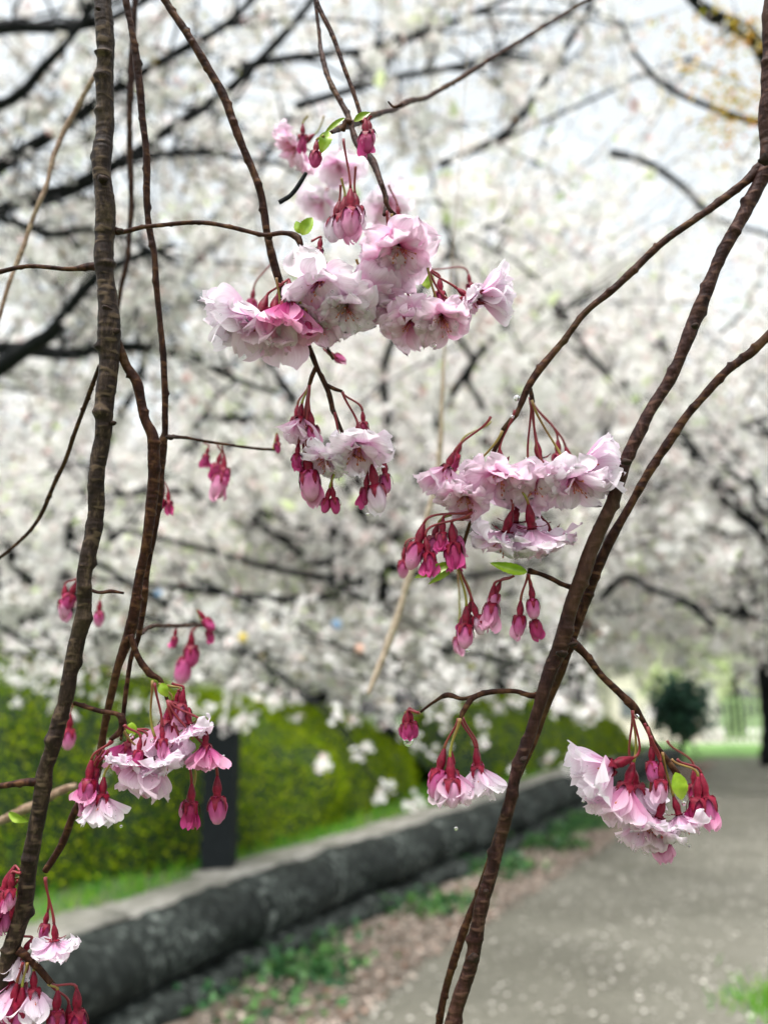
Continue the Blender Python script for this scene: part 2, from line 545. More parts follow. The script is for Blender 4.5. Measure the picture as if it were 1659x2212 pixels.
def thin_tubes(paths, r0, r1, seg=4):
    """many polylines -> one array mesh of thin tubes; paths (n, k, 3)"""
    n, k, _ = paths.shape
    t = np.gradient(paths, axis=1); t /= np.linalg.norm(t, axis=2)[..., None] + 1e-9
    u = np.cross(t, np.array([.3, .5, .81])); u /= np.linalg.norm(u, axis=2)[..., None] + 1e-9
    b = np.cross(t, u)
    r = np.linspace(r0, r1, k)[None, :, None]
    if np.ndim(r0): r = (np.linspace(0, 1, k)[None] * (np.asarray(r1) - np.asarray(r0))[:, None] + np.asarray(r0)[:, None])[..., None]
    rings = [paths + (u * math.cos(2 * math.pi * s / seg) + b * math.sin(2 * math.pi * s / seg)) * r for s in range(seg)]
    v = np.stack(rings, 2).reshape(-1, 3)
    i, j, s = np.meshgrid(np.arange(n), np.arange(k - 1), np.arange(seg), indexing='ij')
    s2 = (s + 1) % seg
    o0 = (i * k + j) * seg; o1 = o0 + seg
    f = np.stack([o0 + s, o0 + s2, o1 + s2, o1 + s], -1).reshape(-1, 4)
    return v, f


def grow(parent_paths, per, len_lo, len_hi, k=6, droop=.1, spread=1.0, upbias=.0):
    """side shoots from polylines (n, m, 3)"""
    n, m, _ = parent_paths.shape
    N_ = n * per
    src = np.repeat(np.arange(n), per)
    s = rng.uniform(.12, .99, N_) * (m - 1)
    i = np.minimum(s.astype(int), m - 2); fr_ = (s - i)[:, None]
    p = parent_paths[src, i] * (1 - fr_) + parent_paths[src, i + 1] * fr_
    t = parent_paths[src, i + 1] - parent_paths[src, i]; t /= np.linalg.norm(t, axis=1)[:, None] + 1e-9
    d = rng.normal(size=(N_, 3)); d /= np.linalg.norm(d, axis=1)[:, None]
    d = t * .75 + d * spread; d[:, 2] += upbias; d /= np.linalg.norm(d, axis=1)[:, None]
    L = rng.uniform(len_lo, len_hi, N_)[:, None]
    out = [p]
    for _ in range(k - 1):
        d = d + rng.normal(0, .16, (N_, 3)); d[:, 2] -= droop / k
        d /= np.linalg.norm(d, axis=1)[:, None]
        out.append(out[-1] + d * L / (k - 1))
    return np.stack(out, 1)


def crown_points(paths, per, jitter):
    n, m, _ = paths.shape
    s = rng.uniform(.05, 1, (n, per)) * (m - 1)
    i = np.minimum(s.astype(int), m - 2); fr_ = (s - i)[..., None]
    a = paths[np.arange(n)[:, None], i]; b = paths[np.arange(n)[:, None], i + 1]
    p = (a * (1 - fr_) + b * fr_).reshape(-1, 3)
    return p + rng.normal(0, jitter, p.shape)


def resample(path, k):
    path = np.array([tuple(p) for p in path])
    d = np.r_[0, np.cumsum(np.linalg.norm(np.diff(path, axis=0), axis=1))]
    t = np.linspace(0, d[-1], k)
    return np.stack([np.interp(t, d, path[:, c]) for c in range(3)], 1)


def part_fast(name, v, f, m, parent, kind=None, mi=None, smooth=False):
    c = v.mean(0)
    o = obj(name, fast_mesh(name, v - c, f, m, mi, smooth), parent, Matrix.Translation(Vector(c)))
    if kind: o['kind'] = kind
    return o


def flowers_part(parent, pts, per, size, jit, m, leaves=.06, leafmat=None, zmin=None):
    """blossom clusters of one tree: flowers, their stalks and a few young leaves"""
    if zmin: pts = pts[pts[:, 2] > zmin + rng.uniform(0, .4, len(pts))]
    pts = pts[in_view(pts)]
    if not len(pts): return
    fl = np.repeat(pts, per, 0) + rng.normal(0, jit, (len(pts) * per, 3))
    sz = rng.uniform(.75, 1.2, len(fl)) * size
    v, f = stamp(FV, FF, fl, sz, rand_rot(len(fl)))
    part_fast('blossom', v, f, m, parent, 'stuff')
    if leaves:
        k = max(1, int(len(fl) * leaves))
        lp = fl[rng.integers(0, len(fl), k)] + rng.normal(0, jit * .6, (k, 3))
        v, f = stamp(LV, LF, lp, rng.uniform(.6, 1.3, k) * size * 1.1, rand_rot(k))
        part_fast('young_leaves', v, f, leafmat or M['bronze'], parent, 'stuff')


# ------------------------------------------------------------------ background trees
def tree(name, label, base_pt, trunk_r, fork_h, limbs, near=True, trunk_lean=(0, 0), sec=9, ter=6, per=7, fl=5, size=.036,
         jit=.035, limb_r=(.07, .02), m=None, lv=.03, sec_len=(.9, 1.8), ter_len=(.35, .8), group='cherry trees in full bloom behind the hedge',
         cat='cherry tree', leafmat=None, trunk=True, seg_limb=12, cj=None, zmin=None, clear=False):
    root = empty(name, base_pt, label, cat, group)
    fork = base_pt + Vector((trunk_lean[0], trunk_lean[1], fork_h))
    if trunk:
        tp = [base_pt + Vector((0, 0, -.1)), base_pt.lerp(fork, .35) + Vector((.05, 0, 0)), base_pt.lerp(fork, .7), fork + Vector((0, 0, .1))]
        pts, rr = catmull(tp, [trunk_r * 1.3, trunk_r, trunk_r * .92, trunk_r * .9], .12)
        v, f = tube(pts, rr, 12, True, lambda L, a, p: 1 + .14 * noise.noise(p * 5 + Vector((a, 0, 0))))
        v, wm = at_center(v)
        obj('trunk', mesh('trunk', v, f, M['far_bark']), root, wm)
    paths = []
    for li, lm in enumerate(limbs):
        pts = [Vector(p[:3]) for p in lm]
        r0, r1 = (lm[0][3], lm[-1][3]) if len(lm[0]) > 3 else limb_r
        n = len(pts)
        cp, cr = catmull(pts, [r0 + (r1 - r0) * i / (n - 1) for i in range(n)], .10 if near else .3)
        if not near: cp = [q + Vector([noise.noise(q * 1.3 + Vector((li, k * 7, 0))) for k in range(3)]) * .18 * min(1, i / 3) for i, q in enumerate(cp)]
        v, f = tube(cp, cr, 8 if near else 6, True, lambda L, a, p: 1 + .18 * noise.noise(p * 11))
        v, wm = at_center(v)
        obj('limb', mesh('limb', v, f, M['far_bark']), root, wm)
        paths.append(resample(cp, seg_limb))
    paths = np.stack(paths)
    s1 = grow(paths, sec, *sec_len, k=7, droop=.35)
    s2 = grow(s1, ter, *ter_len, k=5, droop=.3, spread=1.1)
    s1v = s1[in_view(s1.mean(1))]; s2v = s2[in_view(s2.mean(1))]
    if len(s1v):
        v, f = thin_tubes(s1v, limb_r[1] * .8, limb_r[1] * .25)
        part_fast('branches', v, f, M['far_bark'], root, 'stuff')
    if len(s2v):
        v, f = thin_tubes(s2v, limb_r[1] * .3, limb_r[1] * .12, 3)
        part_fast('twigs', v, f, M['far_bark'], root, 'stuff')
    pts = np.concatenate([crown_points(s2, per, jit), crown_points(s1, per * 2, jit)])
    if clear:
        # keep the limbs readable: few blossoms hang right in front of them
        lp = np.concatenate([resample(q, 60) for q in paths])
        def scr(p):
            q = p - np.array(CAM); f_ = q @ np.array(FWD)
            return np.stack([q @ np.array(RT) / f_ * FP, q @ np.array(UP) / f_ * FP], 1), f_
        ls, lf_ = scr(lp); ps, pf_ = scr(pts)
        keep = np.ones(len(pts), bool)
        for a, b in zip(ls, lf_):
            keep &= ~((np.abs(ps - a).max(1) < 30) & (pf_ < b + .05))
        pts = pts[keep | (rng.random(len(pts)) < .12)]
    flowers_part(root, pts, fl, size, cj or jit, m or M['bloom'], lv, leafmat, zmin)
    return root


def L3(pts, r0, r1):
    return [(*P(x, y, d), r0 + (r1 - r0) * i / (len(pts) - 1)) for i, (x, y, d) in enumerate(pts)]


# near cherry whose trunk stands left of the frame: limbs where the photo shows them
A_limbs = [
    L3([(-260, 520, 6.6), (-60, 400, 6.2), (14, 350, 6), (140, 273, 5.8), (206, 224, 5.7), (266, 182, 5.6), (385, 112, 5.5), (490, 52, 5.4), (600, -60, 5.3)], .055, .018),
    L3([(-200, 470, 6.6), (100, 430, 6.3), (260, 350, 6.1), (371, 276, 6.0), (480, 206, 5.9), (529, 161, 5.8), (600, 90, 5.7), (659, 21, 5.6), (720, -60, 5.5)], .045, .018),
    L3([(-200, 560, 6.4), (0, 459, 6), (35, 434, 6), (90, 415, 6), (140, 406, 6), (260, 350, 5.9), (420, 330, 5.8), (546, 346, 5.8), (600, 352, 5.8), (648, 375, 5.8)], .04, .012),
    L3([(-150, 440, 5.6), (35, 480, 5.4), (100, 508, 5.3), (200, 494, 5.2), (290, 520, 5.1), (390, 575, 5.0)], .03, .01),
    L3([(500, 150, 6.6), (620, 126, 6.4), (806, 108, 6.2), (865, 87, 6.1), (988, 45, 6.0), (1130, -20, 6.0)], .032, .014),
    L3([(640, 230, 7), (788, 185, 6.8), (848, 168, 6.7), (970, 147, 6.5), (1078, 119, 6.4), (1254, 10, 6.3)], .03, .012),
    L3([(-150, 900, 6), (50, 760, 5.6), (115, 717, 5.4), (150, 665, 5.3), (206, 602, 5.2), (280, 560, 5.2), (380, 530, 5.1)], .06, .015),
    L3([(-200, 740, 6.2), (70, 756, 5.9), (140, 766, 5.8), (262, 749, 5.6), (350, 756, 5.5), (413, 770, 5.4), (507, 819, 5.2), (600, 850, 5)], .055, .012),
    L3([(-200, 120, 5.6), (0, 60, 5.4), (120, 60, 5.3), (240, 40, 5.2), (380, -40, 5)], .05, .015),
    L3([(-160, 250, 5.2), (20, 220, 5.1), (90, 150, 5.0), (170, 60, 4.9), (230, -60, 4.8)], .04, .012),
]
treeA = tree('cherry_tree', 'large white cherry with dark rising limbs at upper left, its trunk left of the hedge', Vector((-4.6, 7.2, .2)), .28, 2.4,
             A_limbs, sec=12, ter=6, per=2, fl=10, size=.050, cj=.021, clear=True, limb_r=(.05, .016), sec_len=(.6, 1.4), ter_len=(.25, .6))
B_limbs = [
    L3([(835, 1215, 11.5), (743, 1160, 11), (655, 1136, 10.4), (568, 1112, 10), (498, 1098, 9.6), (380, 1060, 9), (250, 1070, 8.6)], .085, .03),
    L3([(840, 1290, 11.3), (778, 1238, 10.6), (673, 1206, 9.8), (578, 1143, 9), (520, 1100, 8.6)], .06, .02),
    L3([(835, 1200, 11.5), (880, 1168, 11), (990, 1150, 10.6), (1090, 1140, 10), (1200, 1110, 9.5)], .06, .02),
    L3([(835, 1200, 11.6), (800, 1080, 11.2), (700, 960, 10.6), (610, 906, 10), (518, 906, 9.4), (434, 906, 9)], .07, .03),
    L3([(840, 1200, 11.6), (900, 1050, 11.4), (960, 880, 11), (1089, 703, 10.4), (1201, 672, 10), (1320, 620, 9.6)], .07, .02),
    L3([(840, 1200, 11.6), (850, 1000, 11.4), (830, 800, 11), (900, 640, 10.4), (1000, 520, 10), (1100, 470, 9.6)], .07, .02),
    L3([(830, 1200, 11.6), (720, 1000, 11), (560, 760, 10.4), (420, 640, 10), (300, 590, 9.6)], .07, .02),
    L3([(840, 1220, 11.6), (760, 1250, 10), (600, 1230, 8.6), (420, 1180, 7.6), (200, 1130, 7)], .05, .015),
    L3([(840, 1220, 11.6), (930, 1250, 10.4), (1050, 1240, 9.4), (1180, 1210, 8.8)], .05, .015),
    L3([(840, 1240, 11.6), (700, 1290, 9), (560, 1290, 7.6), (400, 1270, 6.8), (200, 1250, 6.4)], .05, .015),
]
treeB = tree('cherry_tree', 'white cherry with dark trunk behind the middle of the hedge', P(833, 1345, 11.5) * 1.0, .1, .01,
             B_limbs, sec=12, ter=7, per=3, fl=8, size=.074, jit=.10, cj=.038, clear=True, lv=.12, leafmat=M['pale_green'], limb_r=(.06, .013), sec_len=(.8, 1.8), ter_len=(.3, .8), trunk=False)
tb = P(833, 1345, 11.6); tb0 = Vector((tb.x, tb.y, .3))
pts, rr = catmull([tb0, tb0 + Vector((0, 0, 1)), Vector(P(830, 1345, 11.6)), P(835, 1260, 11.6), P(842, 1195, 11.6)], [.17, .14, .12, .11, .09], .12)
v, f = tube(pts, rr, 12, True, lambda L, a, p: 1 + .14 * noise.noise(p * 5))
v, wm = at_center(v); obj('trunk', mesh('trunk', v, f, M['far_bark']), treeB, wm)

# low branch hanging in front of the hedge, belongs to the near cherry
low = tree('cherry_bough', 'thin drooping cherry bough with white flowers hanging in front of the hedge', P(380, 1290, 4.3), .1, .01,
           [L3([(150, 1180, 4.6), (300, 1270, 4.4), (420, 1340, 4.3), (498, 1383, 4.2), (568, 1436, 4.1), (652, 1495, 4.0), (694, 1520, 4.0), (760, 1590, 3.9)], .014, .004),
            L3([(-80, 1300, 4.6), (60, 1390, 4.4), (150, 1440, 4.3), (300, 1470, 4.2), (420, 1500, 4.1)], .012, .004),
            L3([(420, 1250, 4.8), (600, 1330, 4.6), (740, 1400, 4.5), (860, 1450, 4.4), (960, 1490, 4.3)], .012, .004),
            L3([(-120, 1380, 5.0), (80, 1420, 4.9), (260, 1440, 4.8), (460, 1450, 4.7)], .012, .004),
            L3([(420, 1390, 4.9), (620, 1430, 4.8), (820, 1470, 4.7), (1000, 1500, 4.6)], .012, .004),
            L3([(950, 1400, 5.4), (1120, 1430, 5.3), (1260, 1450, 5.2), (1330, 1460, 5.2)], .012, .004),
            L3([(300, 1330, 5), (500, 1360, 5), (700, 1390, 4.9), (880, 1420, 4.9)], .012, .004),
            L3([(700, 1250, 5.2), (860, 1330, 5), (990, 1400, 4.9), (1100, 1440, 4.8), (1200, 1460, 4.8)], .012, .004)],
           sec=8, ter=3, per=1, fl=8, size=.038, jit=.03, cj=.022, limb_r=(.012, .006), sec_len=(.25, .6), ter_len=(.12, .3), trunk=False, cat='bough', lv=.03,
           group='')


LL = L3([(652, 1490, 4.0), (720, 1560, 3.7), (760, 1610, 3.6), (800, 1670, 3.5), (850, 1715, 3.4), (900, 1738, 3.4)], .006, .003)
cp, cr = catmull([Vector(q[:3]) for q in LL], [q[3] for q in LL], .05)
v, f = tube(cp, cr, 6); v, wm = at_center(v); obj('twig', mesh('twig', v, f, M['far_bark']), low, wm)
flowers_part(low, np.array([tuple(P(x, y, 3.5)) for x, y in ((690, 1648), (705, 1655), (775, 1632), (790, 1615), (822, 1722), (838, 1708), (885, 1745), (905, 1732), (722, 1545), (560, 1500), (585, 1520))]), 7, .036, .016, M['bloom'], .05)


def auto_limbs(base_pt, fork_h, n, reach, rise, seed):
    r = random.Random(seed)
    out = []
    for i in range(n):
        a = 2 * math.pi * (i + r.uniform(-.3, .3)) / n
        e = r.uniform(.25, 1.25)
        p = base_pt + Vector((0, 0, fork_h * r.uniform(.8, 1)))
        l = [tuple(p)]
        d = Vector((math.cos(a) * math.cos(e), math.sin(a) * math.cos(e), math.sin(e)))
        L = reach * r.uniform(.8, 1.15)
        for k in range(5):
            d = (d + Vector((r.uniform(-.2, .2), r.uniform(-.2, .2), r.uniform(-.28, .1)))).normalized()
            p = p + d * L / 5
            l.append(tuple(p))
        out.append(l)
    return out


def far_tree(label, X, Y, H, reach, n=9, fork=2.2, tr=.25, size=.10, fl=2, m=None, seed=0, sec=9, ter=5, per=5, lv=.02, leafmat=None, name='cherry_tree',
             cat='cherry tree', group='cherry trees in full bloom behind the hedge', jit=.15, zmin=None):
    size *= 1.22
    b = Vector((X, Y, .0))
    return tree(name, label, b, tr, fork, auto_limbs(b, fork, n, reach, H, seed), near=False, sec=sec, ter=ter, per=per, fl=fl, size=size, jit=jit,
                limb_r=(tr * .42, .024), sec_len=(reach * .25, reach * .5), ter_len=(reach * .1, reach * .22), m=m, lv=lv, group=group, cat=cat, leafmat=leafmat, cj=size * .5, zmin=zmin or (1.7 if Y < 16 else 2.1))


far_tree('white cherry of fine blossom standing behind the left end of the hedge', -4.6, 12.5, 8, 7, seed=1, n=13, fork=2.6, size=.085, fl=7, ter=7, per=4)
far_tree('white cherry right of centre, behind the gap between the two hedges', 2.2, 17, 8, 9.5, seed=2, n=16, fork=3.2, tr=.2, size=.122, fl=5, ter=7, per=4, lv=.1, leafmat=M['pale_green'])
far_tree('white cherry with the finest blossom, behind the shorter hedge at right', 4.6, 22, 8, 11, seed=12, n=16, fork=3.4, tr=.22, size=.145, fl=5, ter=7, per=4, lv=.12, leafmat=M['pale_green'])
far_tree('tall pale cherry farther behind the middle of the hedge', -1.5, 21, 9, 11, seed=3, n=15, fork=3.2, tr=.2, size=.14, fl=4, ter=7, per=4)
far_tree('far pale cherry at the left edge behind the others', -9.5, 22, 9, 10, seed=4, n=11, fork=3, size=.13, fl=3)
# right dark trunk
cb = Vector((10.75, 25, 0))
C = far_tree('old cherry with thick dark trunk on the lawn at the right edge', 10.75, 25, 9, 11, seed=5, n=14, fork=3.6, tr=.42, size=.14, fl=4, ter=7, per=6)
far_tree('far white cherry left of the pale building', 3.0, 30, 9, 11, seed=6, n=11, fork=2.6, tr=.3, size=.2, fl=3, m=M['bloom_pink'])
# near right tree with yellowish young leaves, trunk right of the frame
D_limbs = [
    L3([(1900, 500, 7), (1720, 250, 6.6), (1638, 98, 6.3), (1596, 60, 6.2), (1533, 32, 6.1), (1498, 0, 6), (1440, -60, 6)], .07, .03),
    L3([(1900, 420, 7), (1750, 300, 7), (1600, 255, 7), (1533, 231, 7), (1453, 196, 7), (1404, 158, 7), (1358, 95, 7), (1344, 53, 7), (1254, 10, 7)], .035, .012),
]
D = tree('cherry_tree', 'cherry with yellow and orange young leaves on dark limb at top right', Vector((5.6, 8.4, 0)), .25, 2.6, D_limbs,
         sec=4, ter=4, per=2, fl=3, limb_r=(.05, .012), sec_len=(.3, .8), ter_len=(.15, .4), lv=0,
         group='cherry trees in full bloom behind the hedge')
yp = np.concatenate([rng.normal(0, 1, (60, 3)) * [.16, .3, .12] + np.array(P(1590, 225, 6.6)),
                     rng.normal(0, 1, (30, 3)) * [.14, .3, .1] + np.array(P(1640, 190, 6.6)),
                     rng.normal(0, 1, (20, 3)) * [.14, .2, .04] + np.array(P(1570, 280, 6.6)),
                     rng.normal(0, 1, (24, 3)) * [.16, .2, .10] + np.array(P(1530, 60, 6.2)),
                     rng.normal(0, 1, (30, 3)) * [.10, .2, .10] + np.array(P(1600, 85, 6.2)),
                     rng.normal(0, 1, (10, 3)) * [.08, .2, .08] + np.array(P(1500, 130, 6.4))])
yl = np.repeat(yp, 4, 0) + rng.normal(0, .03, (len(yp) * 4, 3))
v, f = stamp(LV, LF, yl, rng.uniform(.03, .06, len(yl)), rand_rot(len(yl)))
part_fast('young_leaves', v, f, M['yellow_leaf'], D, 'stuff')
# limb crossing the sky gap
E_limbs = [
    L3([(949, 357, 7.6), (1044, 315, 7.4), (1078, 298, 7.3), (1131, 245, 7.2), (1212, 116, 7), (1268, 25, 6.9), (1300, -60, 6.8)], .035, .02),
    L3([(1000, 340, 9), (1148, 273, 8.8), (1295, 207, 8.6), (1386, 161, 8.4), (1500, 120, 8)], .02, .01),
    L3([(1320, 330, 12), (1394, 350, 11.6), (1474, 403, 11.2), (1516, 448, 11), (1568, 480, 10.8), (1659, 508, 10.5), (1800, 560, 10)], .05, .02),
    L3([(1300, 1290, 14), (1351, 1247, 13.6), (1410, 1275, 13), (1480, 1300, 12.6), (1543, 1355, 12.4)], .06, .05),
]
far_tree('cherry of thin fine sprays reaching over the path from beyond the right edge', 7.4, 15, 8, 8.0, seed=31, n=11, fork=3.6, tr=.2, size=.07, fl=5, ter=6, per=4, zmin=4.6)
# trees farther off
far_tree('far cherry behind the old trunk at right', 15, 33, 9, 8, seed=7, n=9, fork=3.0, tr=.3, size=.16, m=M['bloom_pink'])
far_tree('farthest white cherry seen low over the hedge at left', -14, 36, 9, 9, seed=8, n=10, fork=2.6, tr=.3, size=.18, m=M['bloom_pink'])
far_tree('farthest white cherry low behind the middle trunk', -4, 38, 9, 9, seed=9, n=10, fork=2.2, tr=.3, size=.18, m=M['bloom_pink'])
E = tree('cherry_tree', 'cherry whose bare dark limb crosses the sky gap at upper right', Vector((2.9, 15.6, 0)), .2, 2.2, E_limbs,
         sec=5, ter=4, per=4, fl=4, size=.04, limb_r=(.04, .014), sec_len=(.5, 1.1), ter_len=(.25, .5))
for i, (X, Y, lab) in enumerate([(-9, 48, 'pale green spring tree far behind at left'), (6, 50, 'pale green spring tree far behind near the centre'),
                                 (20, 52, 'pale green spring tree far behind at right')]):
    far_tree(lab, X, Y, 13, 9.5, seed=20 + i, n=11, fork=4, tr=.4, size=.35, fl=2, m=M['pale_green'], lv=0, name='leafy_tree', cat='tree',
             group='pale green trees far behind the cherries', jit=.3, ter=4, per=4)


# ------------------------------------------------------------------ hedges
def hedge(stations, label, n_leaf, lf=.035, depth=1.9):
    root = empty('hedge', Vector(stations[0][0]), label, 'hedge', 'clipped green hedges beyond the wall')
    pts, hh = catmull([s[0] for s in stations], [s[1] for s in stations], .25)
    T = [(pts[min(i + 1, len(pts) - 1)] - pts[max(i - 1, 0)]).normalized() for i in range(len(pts))]
    prof = []
    for k in range(13):
        a = math.pi * k / 12
        prof.append((depth / 2 - depth / 2 * math.copysign(abs(math.cos(a)) ** .95, math.cos(a)), abs(math.sin(a)) ** .8))
    v, f = [], []
    n = len(prof)
    for i, p in enumerate(pts):
        nn = Vector((-T[i].y, T[i].x, 0))
        end = min(1, (i + .3) / 4, (len(pts) - 1 - i + .3) / 4) ** .5
        for a, h in prof:
            q = p + nn * (depth / 2 + (a - depth / 2) * (.5 + .5 * end)) + Vector((0, 0, h * hh[i] * (.3 + .7 * end)))
            s = noise.noise(q * 1.7) * .13 + noise.noise(q * 4.5) * .06
            q += nn * s * (-1 if a < depth / 2 else 1) + Vector((0, 0, s * h))
            v.append(q)
        if i:
            for k in range(n - 1):
                f.append(((i - 1) * n + k, (i - 1) * n + k + 1, i * n + k + 1, i * n + k))
    va = np.array([tuple(q) for q in v]); fa = np.array(f)
    vi = [Vector(q) for q in va]
    vv, wm = at_center(vi)
    # inner mass, slightly smaller than the leaves
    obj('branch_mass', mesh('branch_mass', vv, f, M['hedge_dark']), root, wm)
    A_, B_, C_, D_ = (va[fa[:, k]] for k in range(4))
    area = np.linalg.norm(np.cross(B_ - A_, D_ - A_), axis=1)
    pick = rng.choice(len(fa), n_leaf, p=area / area.sum())
    a, b = rng.random((2, n_leaf, 1))
    p = (A_[pick] * (1 - a) + B_[pick] * a) * (1 - b) + (D_[pick] * (1 - a) + C_[pick] * a) * b
    nrm = np.cross(B_ - A_, D_ - A_)[pick]; nrm /= np.linalg.norm(nrm, axis=1)[:, None] + 1e-9
    cen = va.mean(0)
    p = p + nrm * np.sign((nrm * (p - (np.array([0, 0, -.5]) + cen))).sum(1))[:, None] * rng.uniform(-.03, .09, (n_leaf, 1)) + rng.normal(0, .012, p.shape)
    k = in_view(p)
    p = p[k]
    v2, f2 = stamp(LV, LF, p, rng.uniform(.6, 1.3, len(p)) * lf, rand_rot(len(p)))
    part_fast('leaves', v2, f2, M['hedge_leaf'], root, 'stuff')
    return root


def hs(px, py, top, z=.46):
    b = G(px, py, z)
    y = b.y + .85
    # height of the top seen at pixel row `top` above that spot
    v = (FWD + UP * ((CY - top) / FP))
    zt = CAM.z + v.z / v.y * y
    return (Vector((b.x, b.y, z - .03)), zt - z)


hedge([hs(-500, 2020, 1410), hs(-150, 1960, 1415), hs(100, 1905, 1430), hs(440, 1852, 1460), hs(640, 1800, 1500), hs(800, 1752, 1530), hs(935, 1712, 1585)],
      'long bright green azalea hedge behind the wall on the left', 75000, .034)
hedge([hs(1005, 1705, 1565, .5), hs(1150, 1672, 1512, .52), hs(1290, 1650, 1512, .5), hs(1392, 1632, 1565, .45)],
      'shorter green hedge farther along the wall right of the main branch', 30000, .05, 1.6)
# dark green shrubs farther back
def shrub(name, label, px, py, wpx, hpx, d, m, n=2600, size=.12, cat='shrub'):
    c = P(px, py, d)
    rx = wpx / 2 * d / FP; rz = hpx / 2 * d / FP
    root = empty(name, Vector((c.x, c.y, 0)), label, cat)
    q = rng.normal(size=(n, 3)); q /= np.linalg.norm(q, axis=1)[:, None]
    q *= rng.uniform(.35, 1.2, (n, 1))
    q = q * [rx, rx, rz] * (1 + .45 * np.array([noise.noise(Vector(u_) * 1.6 + Vector((px, 0, 0))) for u_ in q]))[:, None]
    q += np.array(c)
    v, f = stamp(LV, LF, q, rng.uniform(.6, 1.3, n) * size, rand_rot(n))
    part_fast('leaves', v, f, m, root, 'stuff')
    hpt = [Vector((c.x, c.y, 0)), Vector((c.x, c.y, c.z - rz * .2)), Vector((c.x + .05, c.y, c.z + rz * .5))]
    pp, rr_ = catmull(hpt, [.08, .06, .03], .2)
    v, f = tube(pp, rr_, 8); v, wm_ = at_center(v)
    obj('trunk', mesh('trunk', v, f, M['far_bark']), root, wm_)
    return root


M['ever'] = leafy('evergreen_leaf', [(0, (.02, .06, .02)), (.6, (.06, .14, .02)), (1, (.14, .24, .03))], .25, .5)
M['ever_dark'] = leafy('evergreen_dark', [(0, (.02, .06, .045)), (1, (.05, .12, .08))], .2, .5)
shrub('evergreen_shrub', 'dark green evergreen showing through the blossom beside the middle trunk', 675, 1290, 130, 190, 13.5, M['ever'], 2600, .12)
shrub('evergreen_shrub', 'dark evergreen bush in front of the pale building at right', 1466, 1532, 110, 140, 31, M['ever_dark'], 1100, .34)
shrub('evergreen_shrub', 'dark evergreen behind the lower left blossoms', 420, 1330, 300, 200, 17, M['ever_dark'], 2200, .16)

# ------------------------------------------------------------------ post, building, pillar, lanterns
M['post'] = noisy('dark_post', [(.3, (.006, .008, .009)), (.7, (.014, .018, .020))], 30, .8, .2, .002, spec=.15)
pb = G(472, 1868, .46)
post = empty('bollard', pb, 'dark grey square post standing against the hedge on the left', 'post')


def boxv(c, s, bev=0):
    x, y, z = s[0] / 2, s[1] / 2, s[2] / 2
    b = bev
    v, f = [], []
    for zz, ins in ((-z, b), (-z + b, 0), (z - b, 0), (z, b)):
        xx, yy = x - ins, y - ins
        v += [Vector(c) + Vector(q) for q in ((-xx, -yy, zz), (xx, -yy, zz), (xx, yy, zz), (-xx, yy, zz))]
    for k in range(3):
        for i in range(4):
            j = (i + 1) % 4
            f.append((4 * k + i, 4 * k + j, 4 * k + 4 + j, 4 * k + 4 + i))
    f += [(3, 2, 1, 0), (12, 13, 14, 15)]
    return v, f


def box(name, c, s, m, parent=None, bev=.005):
    v, f = boxv((0, 0, 0), s, bev)
    return obj(name, mesh(name, v, f, m, False), parent, Matrix.Translation(Vector(c)))


ph = (1868 - 1592) / FP * pb.y
box('shaft', (pb.x, pb.y, .44 + ph / 2), (.20, .20, ph), M['post'], post, .012)
box('cap', (pb.x, pb.y, .44 + ph + .018), (.22, .22, .03), M['post'], post, .008)

M['cream'] = noisy('cream_render', [(.3, (.66, .63, .52)), (.7, (.74, .71, .60))], 2, .8, .1, .01)
M['roof'] = noisy('roof_grey', [(.3, (.30, .31, .32)), (.7, (.4, .41, .42))], 3, .7)
M['glass'] = noisy('window_glass', [(.3, (.10, .12, .13)), (.7, (.16, .18, .19))], 1, .15)
bl = P(1400, 1545, 46)
bld = empty('building', Vector((bl.x, 47, 0)), 'pale cream building behind the far end of the second hedge', 'building')
bw, bh = 4.6, 5.4
box('wall', (bl.x, 47, bh / 2), (bw, 3, bh), M['cream'], bld, .02)
box('roof', (bl.x, 47, bh + .15), (bw + .5, 3.5, .25), M['roof'], bld, .02)
for k, x in enumerate((-1.55, 1.3)):
    for z in (1.2, 3.6):
        fo = box('window', (bl.x + x, 45.46, z + .6), (.7, .12, 1.3), M['roof'], bld, .01)
        box('pane', (bl.x + x, 45.385, z + .6), (.56, .03, 1.16), M['glass'], fo, .004)
pl = G(1533, 1603)
M['concrete'] = noisy('pale_concrete', [(.3, (.50, .49, .44)), (.7, (.6, .59, .54))], 6, .8)
pil = empty('pillar', pl, 'pale square pillar at the far side of the lawn near the right edge', 'pillar')
hp = (1603 - 1478) / FP * pl.y
box('shaft', (pl.x, pl.y, hp / 2), (.75, .75, hp), M['concrete'], pil, .03)
box('base', (pl.x, pl.y, .2), (1.0, 1.0, .4), M['concrete'], pil, .03)
# fence behind the pillar
fl0, fl1 = P(1545, 1545, 44), P(1660, 1545, 44)
M['fence'] = noisy('green_fence', [(.3, (.22, .33, .14)), (.7, (.30, .42, .2))], 3, .6)
fn = empty('fence', Vector((fl0.x, 44, 0)), 'light green fence of upright bars at the far right', 'fence')
for k in range(9):
    x = fl0.x + (fl1.x - fl0.x) * k / 8
    box('picket', (x, 44, 1.1), (.12, .06, 2.2), M['fence'], fn, .01)
for z in (.35, 1.95):
    box('rail', ((fl0.x + fl1.x) / 2, 44.06, z), (fl1.x - fl0.x, .05, .09), M['fence'], fn, .01)


